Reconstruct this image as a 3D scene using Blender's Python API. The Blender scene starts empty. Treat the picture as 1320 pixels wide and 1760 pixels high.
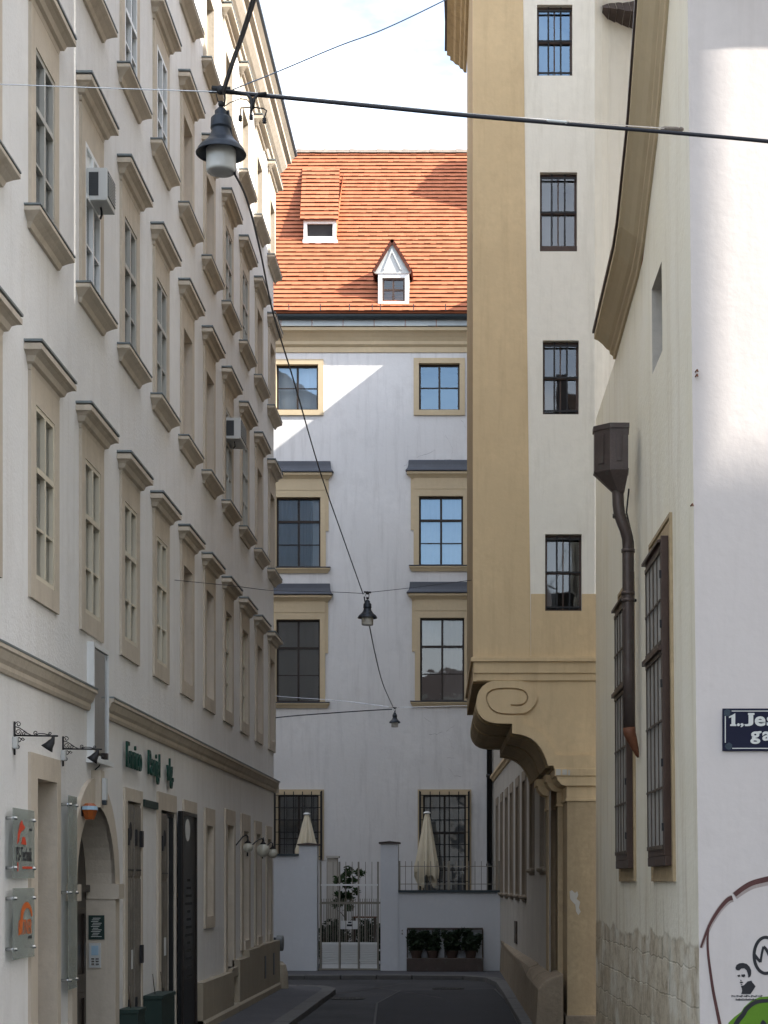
import bpy, bmesh, math, random
from mathutils import Vector, Matrix
random.seed(7)
R = math.radians
sc = bpy.context.scene
C = sc.collection
F = 3000.0; U0 = 818.0; V0 = 1515.0; H = 2.2      # focal length in photo pixels, vanishing point, eye height
def X(u, Y): return (u-U0)*Y/F
def Z(v, Y): return H+(V0-v)*Y/F
XL = 4.15
def la(u): return XL*F/(U0-u)                       # depth of a point on the left wall
def lz(u, v): return H+(V0-v)*XL/(U0-u)

# ------------------------------------------------------------------ materials
def lin(c):
    return tuple((x/255/12.92 if x/255 <= .04045 else ((x/255+.055)/1.055)**2.4) for x in c)
def new_mat(name):
    m = bpy.data.materials.new(name); m.use_nodes = True
    nt = m.node_tree; return m, nt, nt.nodes['Principled BSDF']
def N(nt, t, **k):
    n = nt.nodes.new(t)
    for a, b in k.items(): setattr(n, a, b)
    return n
def noise(nt, pos, scale, detail=5, vec=(1,1,1), rough=.55):
    mp = N(nt, 'ShaderNodeMapping'); mp.inputs['Scale'].default_value = vec
    nt.links.new(pos, mp.inputs['Vector'])
    n = N(nt, 'ShaderNodeTexNoise'); n.inputs['Scale'].default_value = scale
    n.inputs['Detail'].default_value = detail; n.inputs['Roughness'].default_value = rough
    nt.links.new(mp.outputs[0], n.inputs['Vector']); return n.outputs['Fac']
def ramp(nt, fac, p0, p1, c0=(0,0,0,1), c1=(1,1,1,1)):
    r = N(nt, 'ShaderNodeValToRGB'); e = r.color_ramp.elements
    e[0].position = p0; e[0].color = c0; e[1].position = p1; e[1].color = c1
    nt.links.new(fac, r.inputs[0]); return r.outputs[0]
def mix(nt, fac, a, b, mode='MIX'):
    m = N(nt, 'ShaderNodeMix', data_type='RGBA', blend_type=mode)
    for k, v in ((0, fac), (6, a), (7, b)):
        if hasattr(v, 'is_linked'): nt.links.new(v, m.inputs[k])
        else: m.inputs[k].default_value = v if k == 0 else (tuple(v)+(1,) if len(v) == 3 else v)
    return m.outputs[2]
def mul(c, f): return tuple(x*f for x in c)
def surf(name, col, rough=.85, var=.08, scale=1.2, bump=.25, bscale=45, streak=0, scol=None, metal=0, spec=.3, grime=0, gscale=4, bdist=.01):
    m, nt, b = new_mat(name)
    g = N(nt, 'ShaderNodeNewGeometry'); pos = g.outputs['Position']
    n1 = ramp(nt, noise(nt, pos, scale, 6), .3, .7)
    c = mix(nt, n1, mul(col, 1-var), mul(col, 1+var))
    n3 = ramp(nt, noise(nt, pos, scale*9, 4), .35, .75)
    c = mix(nt, n3, c, mul(col, 1-var*.7)) if var else c
    if grime:
        n4 = ramp(nt, noise(nt, pos, gscale, 8, rough=.7), .56, .75)
        gm = N(nt, 'ShaderNodeMath', operation='MULTIPLY'); nt.links.new(n4, gm.inputs[0]); gm.inputs[1].default_value = grime
        c = mix(nt, gm.outputs[0], c, scol or mul(col, .5))
    if streak:
        n2 = ramp(nt, noise(nt, pos, 5, 6, (1, 1, .09), .7), .5, .72)
        sm = N(nt, 'ShaderNodeMath', operation='MULTIPLY'); nt.links.new(n2, sm.inputs[0]); sm.inputs[1].default_value = streak
        c = mix(nt, sm.outputs[0], c, scol or mul(col, .6))
    nt.links.new(c, b.inputs['Base Color'])
    b.inputs['Roughness'].default_value = rough; b.inputs['Metallic'].default_value = metal
    b.inputs['Specular IOR Level'].default_value = spec
    if bump:
        bn = N(nt, 'ShaderNodeBump'); bn.inputs['Strength'].default_value = bump; bn.inputs['Distance'].default_value = bdist
        nt.links.new(noise(nt, pos, bscale, 4), bn.inputs['Height']); nt.links.new(bn.outputs[0], b.inputs['Normal'])
    return m
M = {}
M['left_plaster'] = surf('left_plaster', (.77, .755, .735), var=.06, scale=.7, bump=.5, bscale=28, bdist=.012, streak=.38, scol=(.60, .565, .52), grime=.2, gscale=1.1)
M['left_trim'] = surf('left_trim', (.56, .49, .40), var=.10, streak=.45, scol=(.36, .30, .225), bump=.4, bscale=30, grime=.35, gscale=3)
M['left_blind'] = surf('left_blind', (.57, .50, .42), var=.07, streak=.3, scol=(.36, .30, .24))
M['far_plaster'] = surf('far_plaster', (.71, .70, .69), var=.06, scale=.6, bump=.35, bscale=12, bdist=.012, streak=.6, scol=(.52, .51, .50), grime=.5, gscale=.9)
M['far_trim'] = surf('far_trim', (.58, .47, .31), var=.08, bump=.15, streak=.15, scol=(.42, .31, .18))
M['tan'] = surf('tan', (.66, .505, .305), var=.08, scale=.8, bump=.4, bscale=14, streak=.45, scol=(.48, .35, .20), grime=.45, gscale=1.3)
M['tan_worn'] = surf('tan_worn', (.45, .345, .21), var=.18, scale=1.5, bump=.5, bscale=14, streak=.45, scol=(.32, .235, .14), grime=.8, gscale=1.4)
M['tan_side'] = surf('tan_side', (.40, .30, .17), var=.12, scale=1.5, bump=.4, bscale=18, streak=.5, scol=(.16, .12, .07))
M['tower_white'] = surf('tower_white', (.83, .79, .70), var=.05, scale=.8, bump=.3, bscale=14, streak=.55, scol=(.62, .58, .49), grime=.25, gscale=1.5)
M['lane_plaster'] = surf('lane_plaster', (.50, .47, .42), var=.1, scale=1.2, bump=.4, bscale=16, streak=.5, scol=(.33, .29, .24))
M['lilac_plaster'] = surf('lilac_plaster', (.66, .61, .585), var=.04, scale=.9, bump=.3, bscale=9, bdist=.012, streak=.3, scol=(.54, .49, .46), grime=.3, gscale=1.6)
M['court_white'] = surf('court_white', (.62, .64, .67), var=.04, bump=.2, streak=.12, scol=(.52, .54, .57))
M['slate'] = surf('slate', (.055, .062, .08), rough=.45, var=.15, scale=3, bump=.1, spec=.5)
M['lead'] = surf('lead', (.33, .36, .36), rough=.5, var=.12, scale=3, bump=.1, metal=.2)
M['gutter'] = surf('gutter', (.045, .06, .07), rough=.4, var=.2, bump=.05, metal=.3)
M['flash'] = surf('flash', (.20, .23, .24), rough=.5, var=.15, bump=.05, metal=.4)
M['copper'] = surf('copper', (.085, .065, .058), rough=.42, var=.2, scale=4, bump=.1, metal=.3, grime=.5, scol=(.12, .16, .13), gscale=9)
M['rust'] = surf('rust', (.17, .065, .032), rough=.6, var=.35, scale=12, bump=.2)
M['brown_wood'] = surf('brown_wood', (.07, .043, .032), rough=.45, var=.2, scale=5, bump=.15)
M['old_wood'] = surf('old_wood', (.10, .078, .058), rough=.6, var=.35, scale=6, bump=.4, bscale=30, streak=.9, scol=(.03, .024, .02))
M['grey_wood'] = surf('grey_wood', (.21, .185, .155), rough=.7, var=.3, scale=4, bump=.5, bscale=25, streak=.8, scol=(.08, .065, .05))
M['dark_wood'] = surf('dark_wood', (.03, .022, .018), rough=.35, var=.25, scale=4, bump=.1)
M['cream_paint'] = surf('cream_paint', (.63, .57, .45), rough=.45, var=.06, bump=.05)
M['blue_paint'] = surf('blue_paint', (.46, .45, .41), rough=.45, var=.08, bump=.05)
M['white_paint'] = surf('white_paint', (.74, .75, .74), rough=.4, var=.05, bump=.05)
M['black_iron'] = surf('black_iron', (.02, .02, .022), rough=.5, var=.2, bump=.1)
M['lamp_iron'] = surf('lamp_iron', (.03, .037, .048), rough=.38, var=.2, scale=6, bump=.05, metal=.3)
M['steel'] = surf('steel', (.55, .56, .57), rough=.25, var=.03, bump=0, metal=1)
M['gate_metal'] = surf('gate_metal', (.26, .24, .20), rough=.45, var=.1, bump=.05, metal=.3)
M['cable'] = surf('cable', (.025, .025, .03), rough=.5, var=.1, bump=0)
M['cable_blue'] = surf('cable_blue', (.18, .22, .28), rough=.4, var=.1, bump=0)
M['black_board'] = surf('black_board', (.012, .013, .014), rough=.35, var=.2, bump=.05)
M['green_paint'] = surf('green_paint', (.022, .042, .036), rough=.5, var=.15, bump=.1)
M['letter_green'] = surf('letter_green', (.012, .06, .045), rough=.45, var=.1, bump=0)
M['orange'] = surf('orange', (.32, .085, .02), rough=.3, var=.05, bump=0)
M['pale_blue'] = surf('pale_blue', (.35, .50, .62), rough=.3, var=.05, bump=0)
M['red_ink'] = surf('red_ink', (.62, .07, .03), rough=.5, var=.05, bump=0)
M['orange_ink'] = surf('orange_ink', (.60, .14, .03), rough=.5, var=.05, bump=0)
M['dark_ink'] = surf('dark_ink', (.03, .03, .035), rough=.6, var=.1, bump=0)
M['brown_ink'] = surf('brown_ink', (.11, .048, .045), rough=.7, var=.3, scale=8, bump=0)
M['green_ink'] = surf('green_ink', (.12, .26, .02), rough=.6, var=.12, scale=8, bump=0)
M['paper'] = surf('paper', (.62, .62, .60), rough=.8, var=.05, bump=0)
M['plastic_grey'] = surf('plastic_grey', (.55, .56, .55), rough=.45, var=.04, bump=0)
M['grille_dark'] = surf('grille_dark', (.05, .055, .06), rough=.6, var=.1, bump=0)
M['sign_blue'] = surf('sign_blue', (.006, .008, .03), rough=.5, var=.1, bump=0, spec=.25)
M['enamel_white'] = surf('enamel_white', (.66, .67, .64), rough=.3, var=.05, bump=0)
M['sign_worn'] = surf('sign_worn', (.04, .06, .08), rough=.5, var=.4, scale=40, bump=.3)
M['canvas'] = surf('canvas', (.70, .63, .48), rough=.9, var=.06, scale=3, bump=.2)
M['asphalt'] = surf('asphalt', (.05, .05, .054), rough=.85, var=.35, scale=.8, bump=.6, bscale=90, grime=.5, scol=(.07, .07, .07), gscale=1.5)
M['asphalt_new'] = surf('asphalt_new', (.034, .034, .038), rough=.9, var=.15, scale=1, bump=.6, bscale=90)
M['tar'] = surf('tar', (.015, .015, .016), rough=.5, var=.1, bump=0)
M['pavement'] = surf('pavement', (.085, .085, .092), rough=.85, var=.18, scale=1.2, bump=.5, bscale=70)
M['kerb'] = surf('kerb', (.12, .118, .115), rough=.8, var=.18, scale=3, bump=.5, bscale=30)
M['base_stone'] = surf('base_stone', (.28, .225, .16), rough=.85, var=.18, scale=2.5, bump=.8, bscale=14, bdist=.02, streak=.3, scol=(.14, .11, .08), grime=.6)
M['left_base'] = surf('left_base', (.36, .31, .235), rough=.85, var=.1, scale=2, bump=.4, bscale=30, streak=.3, scol=(.25, .21, .16))
M['ground'] = surf('ground', (.09, .09, .088), rough=.95, var=.2, bump=.3)
M['leaf'] = surf('leaf', (.035, .07, .02), rough=.5, var=.5, scale=12, bump=0)
M['leaf_dark'] = surf('leaf_dark', (.018, .035, .014), rough=.55, var=.5, scale=12, bump=0)
M['bark'] = surf('bark', (.08, .06, .045), rough=.9, var=.2, bump=.3)
M['terracotta'] = surf('terracotta', (.07, .045, .035), rough=.8, var=.15, bump=.1)
M['curtain'] = surf('curtain', (.60, .62, .64), rough=.9, var=.05, scale=2, bump=0, streak=.5, scol=(.40, .42, .45))
M['curtain_cream'] = surf('curtain_cream', (.58, .55, .49), rough=.9, var=.05, scale=2, bump=0, streak=.6, scol=(.33, .32, .28))
M['blind_grey'] = surf('blind_grey', (.17, .165, .165), rough=.9, var=.05, scale=2, bump=0)
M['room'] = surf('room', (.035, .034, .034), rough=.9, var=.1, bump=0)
M['globe'] = surf('globe', (.62, .63, .58), rough=.2, var=.03, bump=0)
M['ribbed'] = None

def glass_mat(name, tint, gloss=1.0, rough=.02, gc=(1, 1, 1)):
    m, nt, b = new_mat(name); nt.nodes.remove(b)
    out = nt.nodes['Material Output']
    tr = N(nt, 'ShaderNodeBsdfTransparent'); tr.inputs[0].default_value = tint+(1,)
    gl = N(nt, 'ShaderNodeBsdfGlossy'); gl.inputs['Roughness'].default_value = rough; gl.inputs[0].default_value = gc+(1,)
    fr = N(nt, 'ShaderNodeFresnel'); fr.inputs['IOR'].default_value = 1.65
    g = N(nt, 'ShaderNodeNewGeometry')
    bn = N(nt, 'ShaderNodeBump'); bn.inputs['Strength'].default_value = .12; bn.inputs['Distance'].default_value = .02
    nt.links.new(noise(nt, g.outputs['Position'], 1.6, 2), bn.inputs['Height'])
    nt.links.new(bn.outputs[0], gl.inputs['Normal'])
    mu = N(nt, 'ShaderNodeMath', operation='MULTIPLY'); mu.inputs[1].default_value = gloss; mu.use_clamp = True
    nt.links.new(fr.outputs[0], mu.inputs[0])
    mx = N(nt, 'ShaderNodeMixShader'); nt.links.new(mu.outputs[0], mx.inputs[0])
    nt.links.new(tr.outputs[0], mx.inputs[1]); nt.links.new(gl.outputs[0], mx.inputs[2])
    nt.links.new(mx.outputs[0], out.inputs['Surface']); return m
M['glass'] = glass_mat('glass', (.80, .84, .84), 1.5)
M['glass_sky_tint'] = glass_mat('glass_sky_tint', (.80, .86, .90), 3.0, gc=(.50, .72, .95))  # gloss boosted and tinted blue so the panes show a bluer sky reflection
M['lead_light'] = surf('lead_light', (.52, .54, .53), rough=.5, var=.1, bump=.1)
M['glass_plate'] = glass_mat('glass_plate', (.90, .93, .90), .5, .08)
_m = M['glass_plate']; _n = _m.node_tree; _d = N(_n, 'ShaderNodeBsdfDiffuse'); _d.inputs[0].default_value = (.42, .45, .42, 1)
_x = N(_n, 'ShaderNodeMixShader'); _x.inputs[0].default_value = .38; _o = _n.nodes['Material Output']; _n.links.new(_o.inputs['Surface'].links[0].from_socket, _x.inputs[1]); _n.links.new(_d.outputs[0], _x.inputs[2]); _n.links.new(_x.outputs[0], _o.inputs['Surface'])
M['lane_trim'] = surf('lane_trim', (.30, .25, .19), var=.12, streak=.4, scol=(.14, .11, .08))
M['shutter_grey'] = surf('shutter_grey', (.34, .33, .31), var=.12, scale=3, bump=.2, streak=.5, scol=(.20, .19, .175))
m, nt, b = new_mat('ribbed_glass'); M['ribbed'] = m
b.inputs['Base Color'].default_value = (.70, .68, .62, 1); b.inputs['Roughness'].default_value = .25
b.inputs['Transmission Weight'].default_value = .35; b.inputs['Subsurface Weight'].default_value = 0
m, nt, b = new_mat('globe_glass'); M['globe'] = m
b.inputs['Base Color'].default_value = (.62, .60, .50, 1); b.inputs['Roughness'].default_value = .08
b.inputs['Transmission Weight'].default_value = .15

# roof tiles: colour changes tile by tile
def tile_mat():
    m, nt, b = new_mat('roof_tiles')
    g = N(nt, 'ShaderNodeNewGeometry'); pos = g.outputs['Position']
    br = N(nt, 'ShaderNodeTexWhiteNoise', noise_dimensions='3D')
    sn = N(nt, 'ShaderNodeVectorMath', operation='SNAP'); sn.inputs[1].default_value = (.17, .5, .2)
    nt.links.new(pos, sn.inputs[0]); nt.links.new(sn.outputs[0], br.inputs['Vector'])
    c = mix(nt, br.outputs['Value'], (.35, .116, .053), (.43, .148, .071))
    n = ramp(nt, noise(nt, pos, 1.1, 6), .42, .72)
    mm = N(nt, 'ShaderNodeMath', operation='MULTIPLY'); nt.links.new(n, mm.inputs[0]); mm.inputs[1].default_value = .35
    c = mix(nt, mm.outputs[0], c, (.33, .115, .06))
    nt.links.new(c, b.inputs['Base Color']); b.inputs['Roughness'].default_value = .8
    b.inputs['Specular IOR Level'].default_value = .25
    return m
M['tiles'] = tile_mat()
M['tile_edge'] = surf('tile_edge', (.10, .032, .02), rough=.9, var=.3, scale=6, bump=0)
M['tile_old'] = surf('tile_old', (.24, .20, .165), rough=.9, var=.35, scale=5, bump=.3)
M['tile_dark'] = surf('tile_dark', (.09, .07, .065), rough=.9, var=.35, scale=5, bump=.5)

# church side wall: cream plaster, run-down streaks, bare stone blocks at the foot
def church_mat():
    m, nt, b = new_mat('church_plaster')
    g = N(nt, 'ShaderNodeNewGeometry'); pos = g.outputs['Position']
    sx = N(nt, 'ShaderNodeSeparateXYZ'); nt.links.new(pos, sx.inputs[0])
    base = mix(nt, ramp(nt, noise(nt, pos, .9, 6), .3, .7), (.86, .81, .66), (.90, .86, .74))
    st = ramp(nt, noise(nt, pos, 2.2, 8, (1, 1, .10), .72), .50, .70)
    # streaks get stronger towards the foot, where water has run down and splashed
    zf = N(nt, 'ShaderNodeMapRange'); nt.links.new(sx.outputs[2], zf.inputs[0])
    zf.inputs[1].default_value = 5.0; zf.inputs[2].default_value = 1.6; zf.inputs[3].default_value = .45; zf.inputs[4].default_value = .8
    sm = N(nt, 'ShaderNodeMath', operation='MULTIPLY'); nt.links.new(st, sm.inputs[0]); nt.links.new(zf.outputs[0], sm.inputs[1])
    base = mix(nt, sm.outputs[0], base, (.60, .52, .38))
    st2 = ramp(nt, noise(nt, pos, 7, 7, (1, 1, .12), .75), .56, .70)
    zf2 = N(nt, 'ShaderNodeMapRange'); nt.links.new(sx.outputs[2], zf2.inputs[0])
    zf2.inputs[1].default_value = 2.9; zf2.inputs[2].default_value = 1.7; zf2.inputs[3].default_value = 0; zf2.inputs[4].default_value = .8
    sm2 = N(nt, 'ShaderNodeMath', operation='MULTIPLY'); nt.links.new(st2, sm2.inputs[0]); nt.links.new(zf2.outputs[0], sm2.inputs[1])
    base = mix(nt, sm2.outputs[0], base, (.36, .31, .21))
    # bare stone
    cmb = N(nt, 'ShaderNodeCombineXYZ'); nt.links.new(sx.outputs[1], cmb.inputs[0]); nt.links.new(sx.outputs[2], cmb.inputs[1])
    wob = N(nt, 'ShaderNodeVectorMath', operation='ADD')
    nn = N(nt, 'ShaderNodeTexNoise'); nn.inputs['Scale'].default_value = 2.5; nt.links.new(pos, nn.inputs['Vector'])
    sc_ = N(nt, 'ShaderNodeVectorMath', operation='SCALE'); sc_.inputs['Scale'].default_value = .12; nt.links.new(nn.outputs['Color'], sc_.inputs[0])
    nt.links.new(cmb.outputs[0], wob.inputs[0]); nt.links.new(sc_.outputs[0], wob.inputs[1])
    bk = N(nt, 'ShaderNodeTexBrick'); bk.inputs['Scale'].default_value = 1; bk.inputs['Brick Width'].default_value = 1.3
    bk.inputs['Row Height'].default_value = .36; bk.inputs['Mortar Size'].default_value = .012; bk.inputs['Mortar Smooth'].default_value = .6
    bk.inputs['Color1'].default_value = (.62, .54, .41, 1); bk.inputs['Color2'].default_value = (.74, .67, .53, 1); bk.inputs['Mortar'].default_value = (.50, .43, .32, 1)
    nt.links.new(wob.outputs[0], bk.inputs['Vector'])
    stone = mix(nt, ramp(nt, noise(nt, pos, 3.2, 8, (1, 1, 1.1), .75), .46, .66), bk.outputs['Color'], (.37, .30, .20))
    stone = mix(nt, ramp(nt, noise(nt, pos, 1.4, 6, (1, 1, 1)), .50, .62), stone, (.80, .76, .65))
    gr = ramp(nt, noise(nt, pos, 2.8, 5, (1, 1, .6)), .62, .70)
    gm = N(nt, 'ShaderNodeMath', operation='MULTIPLY'); nt.links.new(gr, gm.inputs[0]); gm.inputs[1].default_value = .4
    stone = mix(nt, gm.outputs[0], stone, (.12, .15, .10))
    ln = noise(nt, pos, 1.0, 7, (1, 1, 1), .6)
    l1 = N(nt, 'ShaderNodeMath', operation='MULTIPLY_ADD'); nt.links.new(ln, l1.inputs[0]); l1.inputs[1].default_value = .55; l1.inputs[2].default_value = 1.36
    ls = N(nt, 'ShaderNodeMath', operation='SUBTRACT'); nt.links.new(l1.outputs[0], ls.inputs[0]); nt.links.new(sx.outputs[2], ls.inputs[1])
    lm = N(nt, 'ShaderNodeMath', operation='MULTIPLY'); lm.use_clamp = True; nt.links.new(ls.outputs[0], lm.inputs[0]); lm.inputs[1].default_value = 22
    col = mix(nt, lm.outputs[0], base, stone)
    nt.links.new(col, b.inputs['Base Color']); b.inputs['Roughness'].default_value = .9; b.inputs['Specular IOR Level'].default_value = .2
    # relief: plaster stands proud of the bare stone
    inv = N(nt, 'ShaderNodeMath', operation='MULTIPLY_ADD'); nt.links.new(lm.outputs[0], inv.inputs[0]); inv.inputs[1].default_value = -.8
    nt.links.new(noise(nt, pos, 14, 5), inv.inputs[2])
    mo = N(nt, 'ShaderNodeMath', operation='MULTIPLY'); nt.links.new(bk.outputs['Fac'], mo.inputs[0]); nt.links.new(lm.outputs[0], mo.inputs[1])
    hs = N(nt, 'ShaderNodeMath', operation='SUBTRACT'); nt.links.new(inv.outputs[0], hs.inputs[0]); nt.links.new(mo.outputs[0], hs.inputs[1])
    bn = N(nt, 'ShaderNodeBump'); bn.inputs['Strength'].default_value = .45; bn.inputs['Distance'].default_value = .015
    nt.links.new(hs.outputs[0], bn.inputs['Height']); nt.links.new(bn.outputs[0], b.inputs['Normal'])
    return m
M['church'] = church_mat()

# ------------------------------------------------------------------ mesh building
ID = lambda x, y, z: (x, y, z)
class MB:
    def __init__(s, P=ID): s.P = P; s.v = []; s.f = []; s.m = []; s.sm = []; s.cur = 0; s.smooth = False
    def add(s, pts, faces, raw=False):
        n = len(s.v); s.v += [tuple(p) if raw else tuple(s.P(*p)) for p in pts]
        for f in faces: s.f.append([i+n for i in f]); s.m.append(s.cur); s.sm.append(s.smooth)
    def box(s, a0, a1, z0, z1, d0, d1):
        s.add([(a, z, d) for d in (d0, d1) for z in (z0, z1) for a in (a0, a1)],
              [(0,1,3,2), (4,6,7,5), (0,4,5,1), (2,3,7,6), (0,2,6,4), (1,5,7,3)]); return s
    def quad(s, pts): s.add(pts, [tuple(range(len(pts)))]); return s
    def prism(s, poly, d0, d1):                       # poly in (a,z)
        n = len(poly)
        s.add([(a, z, d0) for a, z in poly]+[(a, z, d1) for a, z in poly],
              [tuple(range(n)), tuple(range(2*n-1, n-1, -1))]+[(i, (i+1) % n, n+(i+1) % n, n+i) for i in range(n)]); return s
    def mould(s, a0, a1, prof, z=0, mitre=True, closed=False):   # prof: (d, dz) bottom to top, returned ends
        n = len(prof); k = 1 if mitre else 0
        pts = []
        for d, dz in prof:
            e = d*k
            pts += [(a0-e, z+dz, 0), (a0-e, z+dz, d), (a1+e, z+dz, d), (a1+e, z+dz, 0)]
        fs = []
        for i in range(n-1):
            for j in range(3):
                p = 4*i+j; fs.append((p, p+1, p+5, p+4))
        fs.append((0, 1, 2, 3)); t = 4*(n-1); fs.append((t, t+1, t+2, t+3))
        s.add(pts, fs); return s
    def tube(s, pts, r, n=8, raw=True, cap=True):
        pts = [Vector(p) if raw else Vector(s.P(*p)) for p in pts]; rings = []
        rr = r if isinstance(r, (list, tuple)) else [r]*len(pts)
        up = Vector((0, 0, 1))
        for i, p in enumerate(pts):
            t = (pts[min(i+1, len(pts)-1)]-pts[max(i-1, 0)]).normalized()
            a = t.cross(up)
            if a.length < .02: a = t.cross(Vector((1, 0, 0)))
            a.normalize(); b = t.cross(a).normalized()
            if i and a.dot(pa) < 0: a = -a; b = -b
            pa = a
            rings.append([p+a*math.cos(2*math.pi*k/n)*rr[i]+b*math.sin(2*math.pi*k/n)*rr[i] for k in range(n)])
        vs = [tuple(q) for rg in rings for q in rg]; fs = []
        for i in range(len(pts)-1):
            for k in range(n): fs.append((i*n+k, i*n+(k+1) % n, (i+1)*n+(k+1) % n, (i+1)*n+k))
        if cap: fs += [tuple(range(n)), tuple(range((len(pts)-1)*n, len(pts)*n))]
        s.add(vs, fs, raw=True); return s
    def lathe(s, c, prof, n=32, rib=0):               # prof: (r, z) about a vertical axis at c
        vs = []; fs = []
        for r, z in prof:
            for k in range(n):
                q = r*(1+(rib if k % 2 else 0)); t = 2*math.pi*k/n
                vs.append((c[0]+q*math.cos(t), c[1]+q*math.sin(t), c[2]+z))
        for i in range(len(prof)-1):
            for k in range(n): fs.append((i*n+k, i*n+(k+1) % n, (i+1)*n+(k+1) % n, (i+1)*n+k))
        s.add(vs, fs, raw=True); return s
    def ball(s, c, r, n=16, e=(1, 1, 1)):
        vs = [(c[0], c[1], c[2]-r*e[2])]; fs = []; h = n//2
        for i in range(1, h):
            t = math.pi*i/h
            for k in range(n):
                p = 2*math.pi*k/n
                vs.append((c[0]+r*e[0]*math.sin(t)*math.cos(p), c[1]+r*e[1]*math.sin(t)*math.sin(p), c[2]-r*e[2]*math.cos(t)))
        vs.append((c[0], c[1], c[2]+r*e[2])); L = len(vs)-1
        for k in range(n):
            fs.append((0, 1+k, 1+(k+1) % n)); fs.append((L, L-n+k, L-n+(k+1) % n))
            for i in range(h-2): fs.append((1+i*n+k, 1+i*n+(k+1) % n, 1+(i+1)*n+(k+1) % n, 1+(i+1)*n+k))
        s.add(vs, fs, raw=True); return s
    def build(s, name, mats, parent=None, weld=False, recalc=True, bevel=0):
        me = bpy.data.meshes.new(name); me.from_pydata(s.v, [], s.f)
        if not isinstance(mats, (list, tuple)): mats = [mats]
        for m in mats: me.materials.append(M[m] if isinstance(m, str) else m)
        for p, i, q in zip(me.polygons, s.m, s.sm): p.material_index = i; p.use_smooth = q
        bm = bmesh.new(); bm.from_mesh(me)
        if weld: bmesh.ops.remove_doubles(bm, verts=bm.verts, dist=.0005)
        if bevel:
            bmesh.ops.remove_doubles(bm, verts=bm.verts, dist=.0002)
            bmesh.ops.recalc_face_normals(bm, faces=bm.faces)
            bmesh.ops.bevel(bm, geom=[e for e in bm.edges if len(e.link_faces) == 2 and e.calc_face_angle(0) > .5], offset=bevel, segments=2, affect='EDGES', profile=.6, clamp_overlap=True)
        if recalc: bmesh.ops.recalc_face_normals(bm, faces=bm.faces)
        bm.to_mesh(me); bm.free()
        o = bpy.data.objects.new(name, me); C.objects.link(o)
        if parent is not None: o.parent = parent; o.matrix_parent_inverse = parent_inv(parent)
        return o
def parent_inv(p): return world_of(p).inverted()
def world_of(o):
    m = Matrix.LocRotScale(o.location, o.rotation_euler, o.scale)
    if o.parent is not None: m = world_of(o.parent) @ o.matrix_parent_inverse @ m
    return m
def tag(o, label=None, cat=None, group=None, kind=None):
    if label: o['label'] = label
    if cat: o['category'] = cat
    if group: o['group'] = group
    if kind: o['kind'] = kind
    return o
def empty(name, loc, label, cat, group=None):
    o = bpy.data.objects.new(name, None); C.objects.link(o); o.location = loc; o.empty_display_size = .2
    return tag(o, label, cat, group)
def kids(o): return [c for c in list(C.objects) if c.parent == o]
CH = {}
def copy_tree(o, parent, off=None):
    c = o.copy(); C.objects.link(c); mpi = o.matrix_parent_inverse.copy(); c.parent = parent; c.matrix_parent_inverse = mpi
    if off is not None: c.location = (o.location[0]+off[0], o.location[1]+off[1], o.location[2]+off[2])
    for ch in kids(o): copy_tree(ch, c)
    return c
def struct(o): o['kind'] = 'structure'; return o
def holed(mb, a0, a1, z0, z1, holes, d=0, step=None):
    A = sorted(set([a0, a1]+[h[i] for h in holes for i in (0, 1) if a0 < h[i] < a1]))
    Zs = sorted(set([z0, z1]+[h[i] for h in holes for i in (2, 3) if z0 < h[i] < z1]))
    for i in range(len(A)-1):
        for j in range(len(Zs)-1):
            ca = (A[i]+A[i+1])/2; cz = (Zs[j]+Zs[j+1])/2
            if any(h[0] < ca < h[1] and h[2] < cz < h[3] for h in holes): continue
            mb.add([(A[i], Zs[j], d), (A[i+1], Zs[j], d), (A[i+1], Zs[j+1], d), (A[i], Zs[j+1], d)], [(0, 1, 2, 3)])
    return mb
def ring(mb, a0, a1, z0, z1, w, d0, d1):              # frame of width w inside a rectangle, butted
    mb.box(a0, a0+w, z0, z1, d0, d1); mb.box(a1-w, a1, z0, z1, d0, d1)
    mb.box(a0+w, a1-w, z0, z0+w, d0, d1); mb.box(a0+w, a1-w, z1-w, z1, d0, d1)
def reveal(mb, a0, a1, z0, z1, d0, d1, back=True):
    p = [(a0, z0), (a1, z0), (a1, z1), (a0, z1)]
    for i in range(4):
        (a, z), (b, y) = p[i], p[(i+1) % 4]
        mb.add([(a, z, d0), (b, y, d0), (b, y, d1), (a, z, d1)], [(0, 1, 2, 3)])
    if back: mb.add([(a, z, d1) for a, z in p], [(0, 1, 2, 3)])
def text(name, s, size, mat, parent, M4, extrude=.004, bold=0, sx=1, align='LEFT'):
    cu = bpy.data.curves.new(name, 'FONT'); cu.body = s; cu.size = size; cu.extrude = extrude; cu.offset = bold
    cu.align_x = align; cu.resolution_u = 3
    t = bpy.data.objects.new(name, cu); C.objects.link(t)
    dg = bpy.context.evaluated_depsgraph_get(); me = bpy.data.meshes.new_from_object(t.evaluated_get(dg))
    bpy.data.objects.remove(t)
    me.transform(M4 @ Matrix.Diagonal((sx, 1, 1, 1))); me.materials.clear(); me.materials.append(M[mat])
    o = bpy.data.objects.new(name, me); C.objects.link(o)
    if parent is not None: o.parent = parent; o.matrix_parent_inverse = world_of(parent).inverted()
    return o
def basis(o, ax, ay, az):
    m = Matrix.Identity(4)
    for i, v in enumerate((ax, ay, az, o)):
        for j in range(3): m[j][i] = v[j]
    return m

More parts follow.
